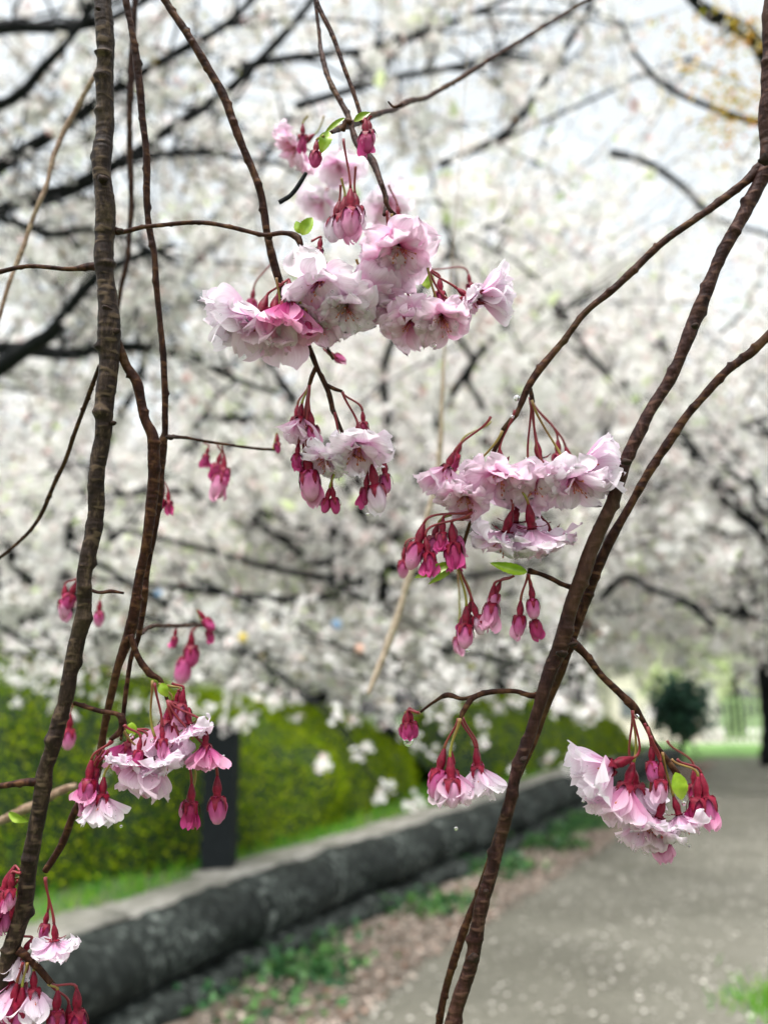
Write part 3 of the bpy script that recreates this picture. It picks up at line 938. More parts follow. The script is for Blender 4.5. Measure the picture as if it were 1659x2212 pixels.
def lantern(px, py, d, rr_, colr, label):
    m, t, p, o_ = mat('lantern_paper'); p.inputs['Base Color'].default_value = (*colr, 1); p.inputs['Roughness'].default_value = .6
    c = P(px, py, d); rr_ *= .72
    pr = [(.4, -1.1), (.75, -.9), (1, -.4), (1.05, 0), (1, .4), (.75, .9), (.4, 1.1)]
    v, f = [], []
    for i, (r_, z) in enumerate(pr):
        for k in range(14):
            a = 2 * math.pi * k / 14
            v.append(Vector((r_ * rr_ * math.cos(a), r_ * rr_ * math.sin(a), z * rr_)))
        if i:
            for k in range(14):
                f.append(((i - 1) * 14 + k, (i - 1) * 14 + (k + 1) % 14, i * 14 + (k + 1) % 14, i * 14 + k))
    f += [tuple(range(14))[::-1], tuple(range(6 * 14, 7 * 14))]
    o_ = obj('lantern', mesh('lantern', v, f, m), None, Matrix.Translation(c))
    tag(o_, label, 'lantern', 'small coloured lanterns among the far blossom')


lantern(525, 1378, 3.9, .026, (.55, .42, .08), 'small round yellow lantern hanging in the low blossom above the hedge')
lantern(727, 1350, 5.2, .038, (.20, .34, .52), 'small round blue lantern among the blossom between the yellow and salmon ones')
lantern(778, 1402, 4.1, .026, (.58, .34, .25), 'small round salmon lantern in the blossom just left of the pale tan twig')
lantern(345, 1283, 5, .034, (.16, .30, .48), 'small round blue lantern among the blossom just right of the left stems')

# ------------------------------------------------------------------ grass, ground plants, litter, petals
def along_wall(n, off_lo, off_hi, i_lo, i_hi, power=1.0):
    i = rng.uniform(i_lo, i_hi, n)
    i0 = np.minimum(i.astype(int), len(wp) - 2); fr_ = (i - i0)[:, None]
    wpa = np.array([tuple(p) for p in wp]); wna = np.array([tuple(p) for p in WN]); wha = np.array(wh)
    p = wpa[i0] * (1 - fr_) + wpa[i0 + 1] * fr_
    off = off_lo + (off_hi - off_lo) * rng.random(n) ** power
    h = wha[i0]
    return p + wna[i0] * off[:, None], h


nw = len(wp) - 1
p, h = along_wall(26000, .52, 2.4, 0, nw - 2)
keep = np.array([noise.noise(Vector(q) * 1.1) for q in p]) > -.35
p, h = p[keep], h[keep]
p[:, 2] = h - .02
k = in_view(p); p = p[k]
bl_ = np.array([(-.06, 0, 0), (.06, 0, 0), (.03, .25, .7), (0, .45, 1.0)]); blf = np.array([(0, 1, 2, 3)])
v, f = stamp(bl_, blf, p, rng.uniform(.05, .11, len(p)), flat_rot(len(p), .3))
o = part_fast('grass', v, f, M['grass_blade'], None, 'stuff')
# low plants at the wall foot
cl, _ = along_wall(150, -.55, -.10, 2, nw * .62)
sel = np.array([noise.noise(Vector(q) * .9 + Vector((3, 1, 0))) for q in cl]) > -.12
cl = cl[sel]
q = np.repeat(cl, 42, 0) + rng.normal(0, 1, (len(cl) * 42, 3)) * [.12, .14, .0]
q[:, 2] = np.abs(rng.normal(0, .05, len(q))) + .01
v, f = stamp(LV, LF, q, rng.uniform(.05, .10, len(q)), flat_rot(len(q), .6))
o = part_fast('ground_cover', v, f, M['fern'], None, 'stuff')
# litter of petals and old leaves on the verge
q, _ = along_wall(12000, -.92, -.2, 0, nw, 1.0)
q[:, 2] = rng.uniform(.012, .022, len(q)); q = q[in_view(q)]
v, f = stamp(PV, PF, q, rng.uniform(.02, .045, len(q)), flat_rot(len(q), .25))
o = part_fast('petal_litter', v, f, M['litter'], None, 'stuff')
# loose petals over the path
q, _ = along_wall(9000, -4.4, -.9, 0, nw)
q[:, 2] = .014; q = q[in_view(q)]
v, f = stamp(PV, PF, q, rng.uniform(.016, .034, len(q)) , flat_rot(len(q), .15))
o = part_fast('fallen_petals', v, f, M['petal_white'], None, 'stuff')
# grass tuft in the lower right corner
c = G(1668, 2185)
q = rng.normal(0, 1, (900, 3)) * [.14, .20, 0] + [c.x + .16, c.y, 0]
v, f = stamp(bl_, blf, q, rng.uniform(.05, .10, len(q)), flat_rot(len(q), .35))
o = part_fast('grass', v, f, M['grass_blade'], None, 'stuff')

# ------------------------------------------------------------------ FOREGROUND: petals and flowers
def petal_mesh(seed, a0, a1, Wd, ruf, cup, notch=.10):
    """petal of unit length growing from the origin; at rest it lies in the X-Z plane leaning from +Z by a0..a1"""
    r = random.Random(seed)
    nu, nv = 15, 12
    ph = [r.uniform(0, 6.28) for _ in range(6)]
    sg = r.choice((-1, 1))
    twist = r.uniform(-.35, .35)
    v, uv, f = [], [], []
    x = z = 0.0
    for j in range(nv):
        s = j / (nv - 1)
        ang = a0 + (a1 - a0) * (s ** 1.1)
        if j:
            x += math.sin(ang) / (nv - 1); z += math.cos(ang) / (nv - 1)
        wd = Wd * (.16 + .84 * math.sin(min(1.0, s / .66) * math.pi / 2) ** 1.15) * (math.sqrt(max(0, 1 - ((s - .66) / .36) ** 2)) if s > .66 else 1)
        wd = max(wd, .05 * Wd)
        for i in range(nu):
            t = -1 + 2 * i / (nu - 1)
            amp = ruf * (s ** 1.8)
            e = .045 * math.cos(t * 2.2 + ph[0]) * s
            nt_ = notch * math.exp(-(t / .28) ** 2) * max(0, (s - .6) / .4) ** 1.5
            lo = -nt_ + e + .035 * math.sin(9 * t + ph[1]) * s * s + .02 * math.sin(19 * t + ph[5]) * s ** 4
            off = amp * (math.sin(4.6 * t + ph[2] + 2.1 * s) * .6 + math.sin(8.5 * t + ph[3] - 3 * s) * .32 * abs(t)) + cup * t * t * Wd * s + amp * .5 * math.sin(7 * s + ph[4] + 2 * t) + amp * .30 * s * s * math.sin(15 * t + ph[5] + 4 * s)
            off += twist * t * wd * s
            dx, dz = math.sin(ang), math.cos(ang)
            px_ = x + dx * lo - dz * off
            pz_ = z + dz * lo + dx * off
            v.append(Vector((px_, t * wd, pz_)))
            uv.append(((t + 1) / 2, s))
        if j:
            for i in range(nu - 1):
                f.append(((j - 1) * nu + i, (j - 1) * nu + i + 1, j * nu + i + 1, j * nu + i))
    return v, f, uv


PM = {}
LIB = {   # kind: (a0, a1) range start, width, ruffle, cup
    'open': (R(28), R(116), .47, .115, -.30),
    'wide': (R(34), R(94), .46, .125, -.25),
    'inner': (R(10), R(64), .40, .15, -.35),
    'bell': (R(26), R(30), .50, .06, -.45),
    'bellin': (R(12), R(14), .44, .07, -.5),
}
for kd, (a0, a1, wd, ruf, cup) in LIB.items():
    for c in ('petal', 'petal_pale', 'petal_deep', 'petal_magenta'):
        L = []
        for s in range(6):
            rr = random.Random(s * 31 + len(kd))
            vv, ff_, uu = petal_mesh(s * 7 + len(kd) * 100, a0 + R(rr.uniform(-6, 6)), a1 + R(rr.uniform(-18, 18)), wd * rr.uniform(.9, 1.12), ruf * rr.uniform(.7, 1.3), cup * rr.uniform(.6, 1.3))
            L.append(mesh('petal', vv, ff_, M[c], True, None, uu))
        PM[kd, c] = L


def bud_mesh(seed, m, slim=1.0):
    """closed bud, unit length, petals wrapped round each other"""
    v, f, uv = [], [], []
    nr, ns = 14, 24
    for j in range(nr):
        s = j / (nr - 1)
        th = .30 + (math.pi - .30) * s
        zc = (1 - math.cos(th)) / 2
        r0 = .29 * slim * math.sin(th) ** .8 * (1 + .12 * math.cos(th)) + .004
        for k in range(ns):
            a = 2 * math.pi * k / ns
            fr_ = ((a / (2 * math.pi) * 4) + s * .7 + seed * .3) % 1
            rad = r0 * (1 + .26 * (fr_ - .5) * min(1, s * 3) + .03 * math.sin(3 * a + seed))
            rad *= 1 + .16 * noise.noise(Vector((math.cos(a) * 2, math.sin(a) * 2, s * 4 + seed)))
            v.append(Vector((rad * math.cos(a), rad * math.sin(a), zc)))
            uv.append((fr_, s))
        if j:
            for k in range(ns):
                f.append(((j - 1) * ns + k, (j - 1) * ns + (k + 1) % ns, j * ns + (k + 1) % ns, j * ns + k))
    f.append(tuple(range((nr - 1) * ns, nr * ns)))
    return mesh('corolla', v, f, m, True, None, uv)


BUDS = {c: [bud_mesh(s, M[c], 1 + .12 * (s - 1)) for s in range(3)] for c in ('petal', 'petal_pale', 'petal_deep', 'petal_magenta')}


def calyx_mesh(seed, flare):
    """urn with five pointed sepals; metres; mouth at z = 0"""
    r = random.Random(seed)
    prof = [(-.0105, .00055), (-.0095, .0009), (-.0080, .0014), (-.0062, .0019), (-.0045, .0021), (-.0028, .0017), (-.001, .0018), (0, .0022)]
    v, f = [], []
    ns = 15
    for j, (z, rd_) in enumerate(prof):
        for k in range(ns):
            a = 2 * math.pi * k / ns
            q = rd_ * (1 + .07 * math.sin(5 * a) + r.uniform(-.03, .03))
            v.append(Vector((q * math.cos(a), q * math.sin(a), z)))
        if j:
            for k in range(ns):
                f.append(((j - 1) * ns + k, (j - 1) * ns + (k + 1) % ns, j * ns + (k + 1) % ns, j * ns + k))
    f.append(tuple(range(ns))[::-1])
    for q in range(5):
        a = 2 * math.pi * q / 5 + .3
        b = len(v)
        Ls = r.uniform(.0048, .0062)
        for j in range(5):
            s = j / 4
            ang = flare[0] + (flare[1] - flare[0]) * s
            rad = .0018 + Ls * s * math.sin(ang); z = -.0012 + Ls * s * math.cos(ang)
            w_ = .0016 * (1 - s) ** .7 * (1 + .25 * math.sin(s * 9)) + .0001
            if flare[1] < .5:       # clasping a closed bud
                th = .30 + 1.35 * s
                rad = .0125 * (.29 * math.sin(th) ** .8 * (1 + .12 * math.cos(th)) * 1.13) + .0002
                z = -.002 + .0125 * (1 - math.cos(th)) / 2
                w_ = .0023 * (1 - s) ** .8 * (1 + .2 * math.sin(s * 9)) + .0001
            ca, sa = math.cos(a), math.sin(a)
            v += [Vector((rad * ca - w_ * -sa, rad * sa - w_ * ca, z)), Vector((rad * ca * 1.06, rad * sa * 1.06, z + .0002)), Vector((rad * ca + w_ * -sa, rad * sa + w_ * ca, z))]
            if j:
                for i in (0, 1):
                    f.append((b + 3 * (j - 1) + i, b + 3 * (j - 1) + i + 1, b + 3 * j + i + 1, b + 3 * j + i))
    return mesh('calyx', v, f, M['calyx'])


CAL_OPEN = [calyx_mesh(s, (R(70), R(100))) for s in range(3)]
CAL_BUD = [calyx_mesh(s + 5, (R(38), R(2))) for s in range(3)]


def stamen_mesh(seed):
    r = random.Random(seed)
    v, f = [], []
    for k in range(16):
        a = r.uniform(0, 6.28); sp = r.uniform(.1, .75)
        L = r.uniform(.006, .0105)
        d = Vector((math.cos(a) * math.sin(sp), math.sin(a) * math.sin(sp), math.cos(sp)))
        pts = [Vector((0, 0, -.001)), d * L * .5 + Vector((0, 0, .0008)), d * L]
        vv, f_ = tube(pts, [.00013] * 3, 4)
        b = len(v); v += vv; f += [tuple(i + b for i in q) for q in f_]
        # anther
        c = d * L
        pts = [c - d * .0005, c, c + d * .0006]
        vv, f_ = tube(pts, [.0002, .00042, .00015], 6)
        b = len(v); v += vv; f += [tuple(i + b for i in q) for q in f_]
    return mesh('stamens', v, f, M['stamen'])


STA = [stamen_mesh(s) for s in range(3)]
DROPS = []
fr = random.Random(11)


def axis_vec(ang, face):
    a = R(ang)
    v = RT * math.sin(a) - UP * math.cos(a)
    return (v * math.sqrt(max(0, 1 - face * face)) - FWD * face).normalized()


def frame_mat(pos, z, roll):
    z = z.normalized()
    x = z.orthogonal().normalized()
    y = z.cross(x)
    Mx = Matrix((x, y, z)).transposed().to_4x4()
    return Matrix.Translation(pos) @ Mx @ Matrix.Rotation(roll, 4, 'Z')


def pedicel(parent, node, basep, ax, r=.00062, green=False):
    L = (basep - node).length
    c1 = node + (Vector((0, 0, -1)) * .5 + (basep - node).normalized() * .5) * L * .33
    c2 = basep - ax * L * .35
    pts = []
    for i in range(13):
        t = i / 12
        pts.append((1 - t) ** 3 * node + 3 * (1 - t) ** 2 * t * c1 + 3 * (1 - t) * t * t * c2 + t ** 3 * basep)
    rr_ = [r * (1.25 - .35 * math.sin(math.pi * i / 12)) for i in range(13)]
    v, f = tube(pts, rr_, 7)
    v, wm_ = at_center(v)
    return obj('pedicel', mesh('pedicel', v, f, M['pedicel_green' if green else 'pedicel']), parent, wm_)


def add_drops(o, n, rad=(.00022, .00055)):
    me = o.data; mw = W[o.name]
    nv = len(me.vertices)
    for _ in range(n):
        vtx = me.vertices[fr.randrange(nv)]
        p = mw @ vtx.co
        DROPS.append((p + Vector((0, 0, .0001)), fr.uniform(*rad)))


def flower(br, x, y, nx, ny, dia, ang=0, face=.3, d=.435, kind='F', col='petal', nd=None, green=False, wet=True):
    """kind: F open double flower, H half-open bell, B bud; dia = spread (F, H) or bud length (B) in picture px"""
    pos = P(x, y, d)
    ax = axis_vec(ang, face)
    roll = fr.uniform(0, 6.28)
    px2m = d / FP
    Mf = frame_mat(pos, ax, roll)
    node = P(nx, ny, nd or d)
    if kind == 'B':
        Lb = dia * px2m * fr.uniform(.85, 1.15)
        k = max(.65, min(1.25, Lb / .0125))
        o = obj('bud', fr.choice(CAL_BUD), br, Mf @ Matrix.Scale(k, 4))
        c = obj('corolla', fr.choice(BUDS[col]), o, Mf @ Matrix.Translation((0, 0, -.002 * k)) @ Matrix.Rotation(fr.uniform(0, 6.28), 4, 'Z') @ Matrix.Diagonal((Lb * fr.uniform(.88, 1.12), Lb * fr.uniform(.88, 1.12), Lb, 1)))
        if fr.random() < .6:        # outer petals beginning to lift
            for q_ in range(fr.choice((1, 2, 2, 3))):
                sz_ = Lb * fr.uniform(.85, 1.0)
                Mp = Mf @ Matrix.Rotation(fr.uniform(0, 6.28), 4, 'Z') @ Matrix.Translation((Lb * .10, 0, 0)) @ Matrix.Rotation(R(fr.uniform(-17, -5)), 4, 'Y') @ Matrix.Diagonal((sz_, sz_ * .8, sz_, 1))
                obj('petal', fr.choice(PM['bellin', col]), o, Mp)
        pedicel(o, node, pos - ax * .0103 * k, ax, green=green)
        if wet: add_drops(c, 3)
        return o
    Lp = dia * px2m / (2 * (.83 if kind == 'F' else .56))
    k = max(.75, min(1.2, Lp / .017))
    o = obj('blossom', fr.choice(CAL_OPEN if kind == 'F' else CAL_BUD), br, Mf @ Matrix.Scale(k, 4))
    pedicel(o, node, pos - ax * .0103 * k, ax, green=green)
    obj('stamens', fr.choice(STA), o, Mf @ Matrix.Scale(k, 4))
    if kind == 'F':
        rings = [(5, 'open', 1.0, 0, 0), (5, 'wide', .93, 36, -8), (4, 'inner', .78, 15, 0)]
    else:
        rings = [(5, 'bell', 1.0, 0, 0), (4, 'bellin', .92, 30, 0)]
    for n, kd, sc, a0, tl in rings:
        for i in range(n):
            a = R(a0 + 360 * i / n + fr.uniform(-14, 14))
            s = Lp * sc * fr.uniform(.88, 1.1)
            Mp = Mf @ Matrix.Rotation(a, 4, 'Z') @ Matrix.Translation((.0012 * k, 0, -.0005)) @ Matrix.Rotation(R(tl + fr.uniform(-13, 13)), 4, 'Y') @ Matrix.Rotation(R(fr.uniform(-12, 12)), 4, 'Z') @ Matrix.Diagonal((s, s * fr.uniform(.9, 1.12), s, 1))
            c_ = col
            if kind == 'F' and kd == 'inner' and fr.random() < .5 and col == 'petal_pale': c_ = 'petal'
            po = obj('petal', fr.choice(PM[kd, c_]), o, Mp)
            if wet and fr.random() < .85: add_drops(po, fr.randrange(2, 7), (.0002, .0007))
    return o


def leaf(br, x0, y0, x1, y1, wpx, d=.435, fold=.5, name='leaf'):
    a, b = P(x0, y0, d), P(x1, y1, d)
    t = b - a; L = t.length; t.normalize()
    side = t.cross(-FWD).normalized(); nrm = side.cross(t)
    v, f = [], []
    n = 14
    for j in range(n + 1):
        s = j / n
        w_ = wpx * d / FP / 2 * math.sin(math.pi * s ** .8) ** .8 * (1 + .10 * (j % 2)) + .0001
        c = a + t * L * s + nrm * (math.sin(s * math.pi) * L * .08)
        for q in (-1, -.5, 0, .5, 1):
            v.append(c + side * w_ * q + nrm * (-abs(q) * w_ * fold * -1 + noise.noise(c * 300 + Vector((q, 0, 0))) * w_ * .2))
        if j:
            for k in range(4):
                f.append(((j - 1) * 5 + k, (j - 1) * 5 + k + 1, j * 5 + k + 1, j * 5 + k))
    v, wm_ = at_center(v)
    me = mesh('leaf', v, f, M['leaf'])
    return obj(name, me, br, wm_)


def stem(parent, pts, m, name='twig', seg=14, step=.0011, knob=.10, seed=0, ext=True):
    """pts: (px, py, radius px, depth)"""
    P3 = [P(x, y, d) for x, y, r_, d in pts]; rad = [r_ * d / FP for x, y, r_, d in pts]
    P3, rad = catmull(P3, rad, step)
    sd_ = random.Random(seed)
    total = sum((P3[i + 1] - P3[i]).length for i in range(len(P3) - 1))
    # swollen nodes and ring scars
    rm = sum(rad) / len(rad)
    nodes = []
    x = 0
    while x < total:
        x += sd_.uniform(2.5, 10) * max(rm, .0012)
        nodes.append((x, sd_.uniform(.12, .55), sd_.uniform(0, 6.28), sd_.uniform(.25, .8) * max(rm, .0012)))
    rings = []
    x = 0
    while x < total:
        x += sd_.uniform(.35, 1.5) * max(rm, .001)
        rings.append((x, sd_.uniform(.01, .065), sd_.uniform(0, 6.28), sd_.uniform(.07, .14) * rm + .0002))
    rings_ = np.array(rings); nodes_ = np.array(nodes)

    def rf(L_, a, p):
        d_ = (L_ - rings_[:, 0]) / rings_[:, 3]
        g = np.exp(-d_ * d_) * rings_[:, 1] * np.clip(-.1 + np.cos(a - rings_[:, 2]), 0, 1)
        d2 = (L_ - nodes_[:, 0]) / nodes_[:, 3]
        g2 = np.exp(-np.abs(d2) ** 1.6) * nodes_[:, 1] * np.clip(.15 + np.cos(a - nodes_[:, 2]), 0, 1) ** 2
        return 1 + float(g.sum()) + float(g2.sum()) + knob * noise.noise(p * 140) + .05 * noise.noise(p * 500)
    # small wander
    if len(P3) > 4:
        P3 = [q + Vector([noise.noise(q * 45 + Vector((k * 9, seed, 0))) for k in range(3)]) * rm * .45 for q in P3]
    v, f = tube(P3, rad, seg, True, rf)
    v, wm_ = at_center(v)
    return obj(name, mesh(name, v, f, m), parent, wm_)


def knob(parent, x, y, r_, d, m, name='node_scar'):
    c = P(x, y, d); rr_ = r_ * d / FP * .85
    v, f = [], []
    n = 10
    for j in range(7):
        ph = math.pi * j / 6
        for k in range(n):
            a = 2 * math.pi * k / n
            q = Vector((math.sin(ph) * math.cos(a), math.sin(ph) * math.sin(a), math.cos(ph))) * rr_
            q *= 1 + .75 * noise.noise(q * 330 + c * 50)
            q.z *= .7
            v.append(q)
        if j:
            for k in range(n):
                f.append(((j - 1) * n + k, (j - 1) * n + (k + 1) % n, j * n + (k + 1) % n, j * n + k))
    return obj(name, mesh(name, v, f, m), parent, Matrix.Translation(c))


def branch(label, first, group=None):
    return empty('cherry_branch', P(*first), label, 'branch', group)


def dd(pts, d0, d1=None):
    if d1 is None: d1 = d0
    n = len(pts) - 1
    return [(x, y, r_, d0 + (d1 - d0) * i / n) for i, (x, y, r_) in enumerate(pts)]


# --- left thick branch
b1 = branch('thick grey-brown weeping branch down the left side, ringed bark', (226, 0, .44))
stem(b1, dd([(220, -330, 17), (222, -40, 18), (226, 100, 19), (224, 250, 19), (226, 380, 20), (228, 480, 21), (228, 600, 20), (236, 720, 24), (238, 800, 21),
             (228, 900, 19), (213, 1030, 17), (205, 1130, 18), (188, 1250, 16), (175, 1370, 17), (150, 1470, 16), (125, 1580, 16), (98, 1680, 17),
             (82, 1780, 17), (65, 1880, 17), (38, 2000, 18), (10, 2120, 18), (-20, 2260, 18), (-60, 2420, 18)], .447, .425), M['bark'], 'stem', 22, .0009, .10, 1)
stem(b1, dd([(246, 720, 10), (262, 755, 9), (275, 790, 10), (298, 830, 11), (312, 900, 10), (332, 950, 13), (330, 1040, 13), (325, 1130, 11), (305, 1240, 10),
             (285, 1345, 13), (258, 1440, 9), (235, 1530, 8), (220, 1610, 8), (205, 1680, 8), (170, 1740, 8), (140, 1820, 8), (100, 1880, 7)], .442, .45), M['twig'], 'side_branch', 16, .0010, .12, 2)
stem(b1, dd([(283, 1370, 6), (300, 1420, 6.5), (325, 1455, 7.5), (348, 1470, 5), (362, 1512, 3.5)], .442), M['twig'], 'twig', seed=3)
stem(b1, dd([(222, 578, 11), (196, 576, 9), (150, 582, 5), (60, 577, 4.5), (-20, 592, 5), (-140, 610, 5)], .445, .45), M['twig'], 'twig', seed=4)
stem(b1, dd([(95, 1688, 12), (75, 1690, 9), (50, 1690, 8), (-20, 1697, 6), (-120, 1690, 6)], .43), M['twig'], 'twig', seed=5)
stem(b1, dd([(235, 495, 15), (252, 499, 9), (270, 501, 5), (320, 490, 4.5), (420, 480, 4.5), (500, 490, 4.5), (570, 506, 4.5), (612, 503, 5), (640, 512, 8), (650, 530, 6)], .445, .43), M['twig'], 'twig', seed=6)
stem(b1, dd([(216, 790, 4.5), (195, 850, 5), (170, 915, 4.5), (140, 1000, 4.5), (112, 1060, 4.5), (78, 1130, 4), (20, 1190, 3.5), (-60, 1240, 3)], .47, .56), M['twig'], 'twig', seed=7)
stem(b1, dd([(160, 1518, 5), (215, 1535, 5), (252, 1542, 5), (266, 1556, 8), (262, 1578, 7), (240, 1598, 5)], .436), M['twig'], 'twig', seed=8)
stem(b1, dd([(190, 1272, 4), (215, 1280, 3.5), (240, 1277, 4.5), (268, 1281, 2.5)], .45), M['twig'], 'twig', seed=9)
stem(b1, dd([(40, 2050, 9), (62, 2068, 8), (85, 2090, 7), (112, 2122, 7)], .425), M['twig'], 'twig', seed=10)
for x, y, r_ in [(222, 388, 13), (232, 668, 12), (250, 715, 10), (244, 915, 9), (172, 1345, 11), (213, 18, 6), (262, 498, 9), (268, 1560, 9), (110, 2125, 9), (45, 2065, 12)]:
    knob(b1, x, y, r_, .436, M['scale'])

# --- second left stem
b2 = branch('slender brown stem hanging just right of the thick left branch', (300, 0, .47))
stem(b2, dd([(240, -300, 7), (268, -20, 7), (285, 60, 7), (298, 150, 9), (308, 250, 7.5), (317, 350, 7.5), (322, 480, 7), (335, 560, 7), (345, 680, 6.5), (355, 780, 7), (357, 870, 7),
             (358, 930, 7), (352, 965, 10), (345, 1060, 8), (330, 1160, 7), (315, 1260, 7), (302, 1370, 6), (282, 1430, 5), (270, 1525, 5), (262, 1600, 3)], .465, .47), M['twig'], 'stem', 14, .0011, .12, 12)
stem(b2, dd([(356, 945, 7), (372, 943, 4.5), (430, 950, 3), (520, 965, 3), (592, 972, 3)], .467, .56), M['twig'], 'twig', seed=13)
stem(b2, dd([(305, 1370, 4), (330, 1352, 4), (380, 1352, 4), (440, 1350, 4)], .47, .7), M['twig'], 'twig', seed=14)
knob(b2, 366, 944, 9, .464, M['scale']); knob(b2, 300, 135, 10, .466, M['scale'])

b3 = branch('blurred reddish twig crossing behind the second left stem', (290, 0, .7))
stem(b3, dd([(310, -300, 6), (294, -10, 6), (285, 150, 7), (280, 300, 6), (284, 430, 6), (275, 560, 5), (258, 640, 5), (252, 700, 3)], .66, .7), M['bark_red'], 'stem', 10, .002, .15, 15)
b4 = branch('blurred thin twig slanting down at the far left edge', (150, 265, .6))
stem(b4, dd([(230, 120, 5), (150, 265, 5.5), (120, 330, 5), (100, 400, 5), (70, 480, 5), (40, 560, 5), (15, 630, 4.5), (-20, 760, 4)], .66, .6), M['twig_tan'], 'stem', 10, .002, .2, 16)
b16 = branch('pale blurred twig stubs crossing low behind the thick left branch', (60, 1730, .6))
stem(b16, dd([(-60, 1800, 9), (20, 1765, 9), (80, 1735, 10), (130, 1712, 10), (165, 1700, 8)], .66), M['twig_tan'], 'stem', 10, .002, .2, 17)

# --- centre branch carrying the big cluster
b5 = branch('dark curving branch from the top edge that carries the big central blossoms', (400, 65, .44))
stem(b5, dd([(230, -260, 9), (345, -20, 8), (400, 65, 8), (440, 130, 9), (480, 200, 9), (508, 270, 9), (540, 350, 8), (565, 430, 8), (577, 500, 8), (590, 560, 9), (605, 610, 9),
             (630, 680, 8), (660, 735, 7), (676, 770, 6), (690, 805, 5), (710, 850, 6), (722, 895, 5)], .44, .452), M['twig'], 'stem', 16, .001, .12, 18)
stem(b5, dd([(684, 790, 5), (674, 812, 5), (668, 832, 4)], .45), M['twig'], 'twig', seed=19)
stem(b5, dd([(700, 828, 4), (722, 840, 4.5), (740, 846, 3)], .45), M['twig'], 'twig', seed=20)
stem(b5, dd([(660, 735, 6), (690, 728, 5), (720, 775, 3.5)], .452, .47), M['twig'], 'twig', seed=21)
stem(b5, dd([(662, 373, 4), (648, 396, 5), (630, 420, 4.5), (603, 437, 5)], .45), M['far_bark'], 'twig', seed=22)
knob(b5, 583, 510, 11, .44, M['scale']); knob(b5, 640, 512, 11, .432, M['scale'])

b6 = branch('thin twig from the top edge running down to the large upper blossom', (700, 100, .45))
stem(b6, dd([(660, -220, 5), (688, 60, 4), (698, 125, 6), (718, 190, 6), (752, 250, 6), (772, 310, 7), (800, 340, 8), (822, 390, 6), (835, 430, 5), (830, 465, 4)], .52, .44), M['twig'], 'stem', 12, .001, .18, 23)
stem(b6, dd([(826, 395, 4), (835, 440, 4), (850, 462, 3)], .44), M['twig'], 'twig', seed=24)
b7 = branch('second thin twig from the top edge, right of the first', (700, 20, .45))
stem(b7, dd([(620, -220, 5), (680, -10, 5), (720, 80, 5), (745, 150, 4.5), (776, 240, 4.5), (780, 262, 4)], .48, .46), M['twig'], 'stem', 12, .001, .14, 25)
b8 = branch('knobbly dark twig coming in from upper right with two magenta buds', (880, 222, .45))
stem(b8, dd([(1300, -20, 3.5), (1120, 90, 4), (1000, 165, 5), (930, 205, 5), (880, 222, 6), (835, 240, 5), (790, 255, 8), (762, 268, 8), (740, 275, 7), (715, 286, 4)], .75, .44), M['twig'], 'stem', 12, .001, .25, 26)
stem(b8, dd([(760, 268, 6), (748, 262, 6), (742, 284, 5)], .44), M['twig'], 'twig', seed=27)
stem(b8, dd([(868, 226, 4), (850, 232, 3), (838, 220, 2)], .445), M['twig'], 'twig', seed=28)

stem(b6, dd([(840, 452, 4), (868, 480, 4), (900, 530, 4), (926, 582, 4)], .445, .47), M['twig'], 'twig', seed=40)
stem(b5, dd([(720, 885, 5), (738, 930, 4), (755, 965, 4), (768, 990, 4)], .450, .446), M['twig'], 'twig', seed=41)

# --- right thick branch
b9 = branch('thick red-brown branch sweeping from the right edge to the bottom centre', (1500, 690, .44))
stem(b9, dd([(q[0], q[1], q[2] * .91) for q in [(1685, -330, 17), (1668, -20, 17), (1662, 120, 17), (1658, 250, 18), (1654, 330, 20), (1640, 390, 17), (1590, 490, 15), (1540, 590, 14), (1502, 695, 17), (1460, 790, 14),
             (1410, 880, 14), (1360, 980, 15), (1325, 1080, 16), (1280, 1180, 17), (1250, 1260, 18), (1225, 1340, 18), (1208, 1400, 20), (1180, 1470, 15), (1150, 1570, 14),
             (1120, 1660, 14), (1090, 1770, 14), (1060, 1880, 16), (1035, 1980, 17), (1020, 2070, 17), (995, 2150, 17), (970, 2240, 17), (930, 2400, 18)]], .44, .432), M['bark_red'], 'stem', 22, .0009, .10, 30)
stem(b9, dd([(1650, 355, 15), (1628, 375, 12), (1600, 400, 9), (1500, 475, 8), (1400, 550, 8), (1330, 620, 8), (1270, 670, 7), (1220, 730, 7), (1170, 790, 8), (1140, 835, 8), (1118, 885, 6), (1085, 930, 5)], .44, .435), M['twig'], 'side_branch', 14, .001, .14, 31)
stem(b9, dd([(1215, 1385, 14), (1240, 1391, 10), (1270, 1420, 8), (1300, 1460, 7), (1340, 1500, 8), (1368, 1528, 9), (1392, 1562, 6), (1415, 1605, 5), (1440, 1640, 6), (1462, 1672, 8)], .437, .435), M['twig'], 'twig', seed=32)
stem(b9, dd([(1165, 1500, 9), (1145, 1502, 6), (1110, 1492, 5), (1060, 1494, 6), (1022, 1508, 6), (1002, 1535, 6), (994, 1552, 4)], .436, .432), M['twig'], 'twig', seed=33)
stem(b9, dd([(1040, 1497, 4), (1000, 1510, 4), (968, 1502, 6), (940, 1515, 3), (906, 1540, 3)], .437, .46), M['twig'], 'twig', seed=34)
stem(b9, dd([(1090, 924, 5), (1072, 965, 5), (1050, 1020, 5), (1020, 1110, 4), (1000, 1180, 4), (984, 1222, 5)], .436, .446), M['twig'], 'twig', seed=42)
stem(b9, dd([(1138, 836, 6), (1146, 850, 5), (1150, 868, 5)], .437, .45), M['twig'], 'twig', seed=43)
stem(b9, dd([(1245, 1272, 6), (1215, 1262, 5), (1190, 1250, 5), (1165, 1240, 5), (1140, 1234, 7)], .437), M['twig'], 'twig', seed=35)
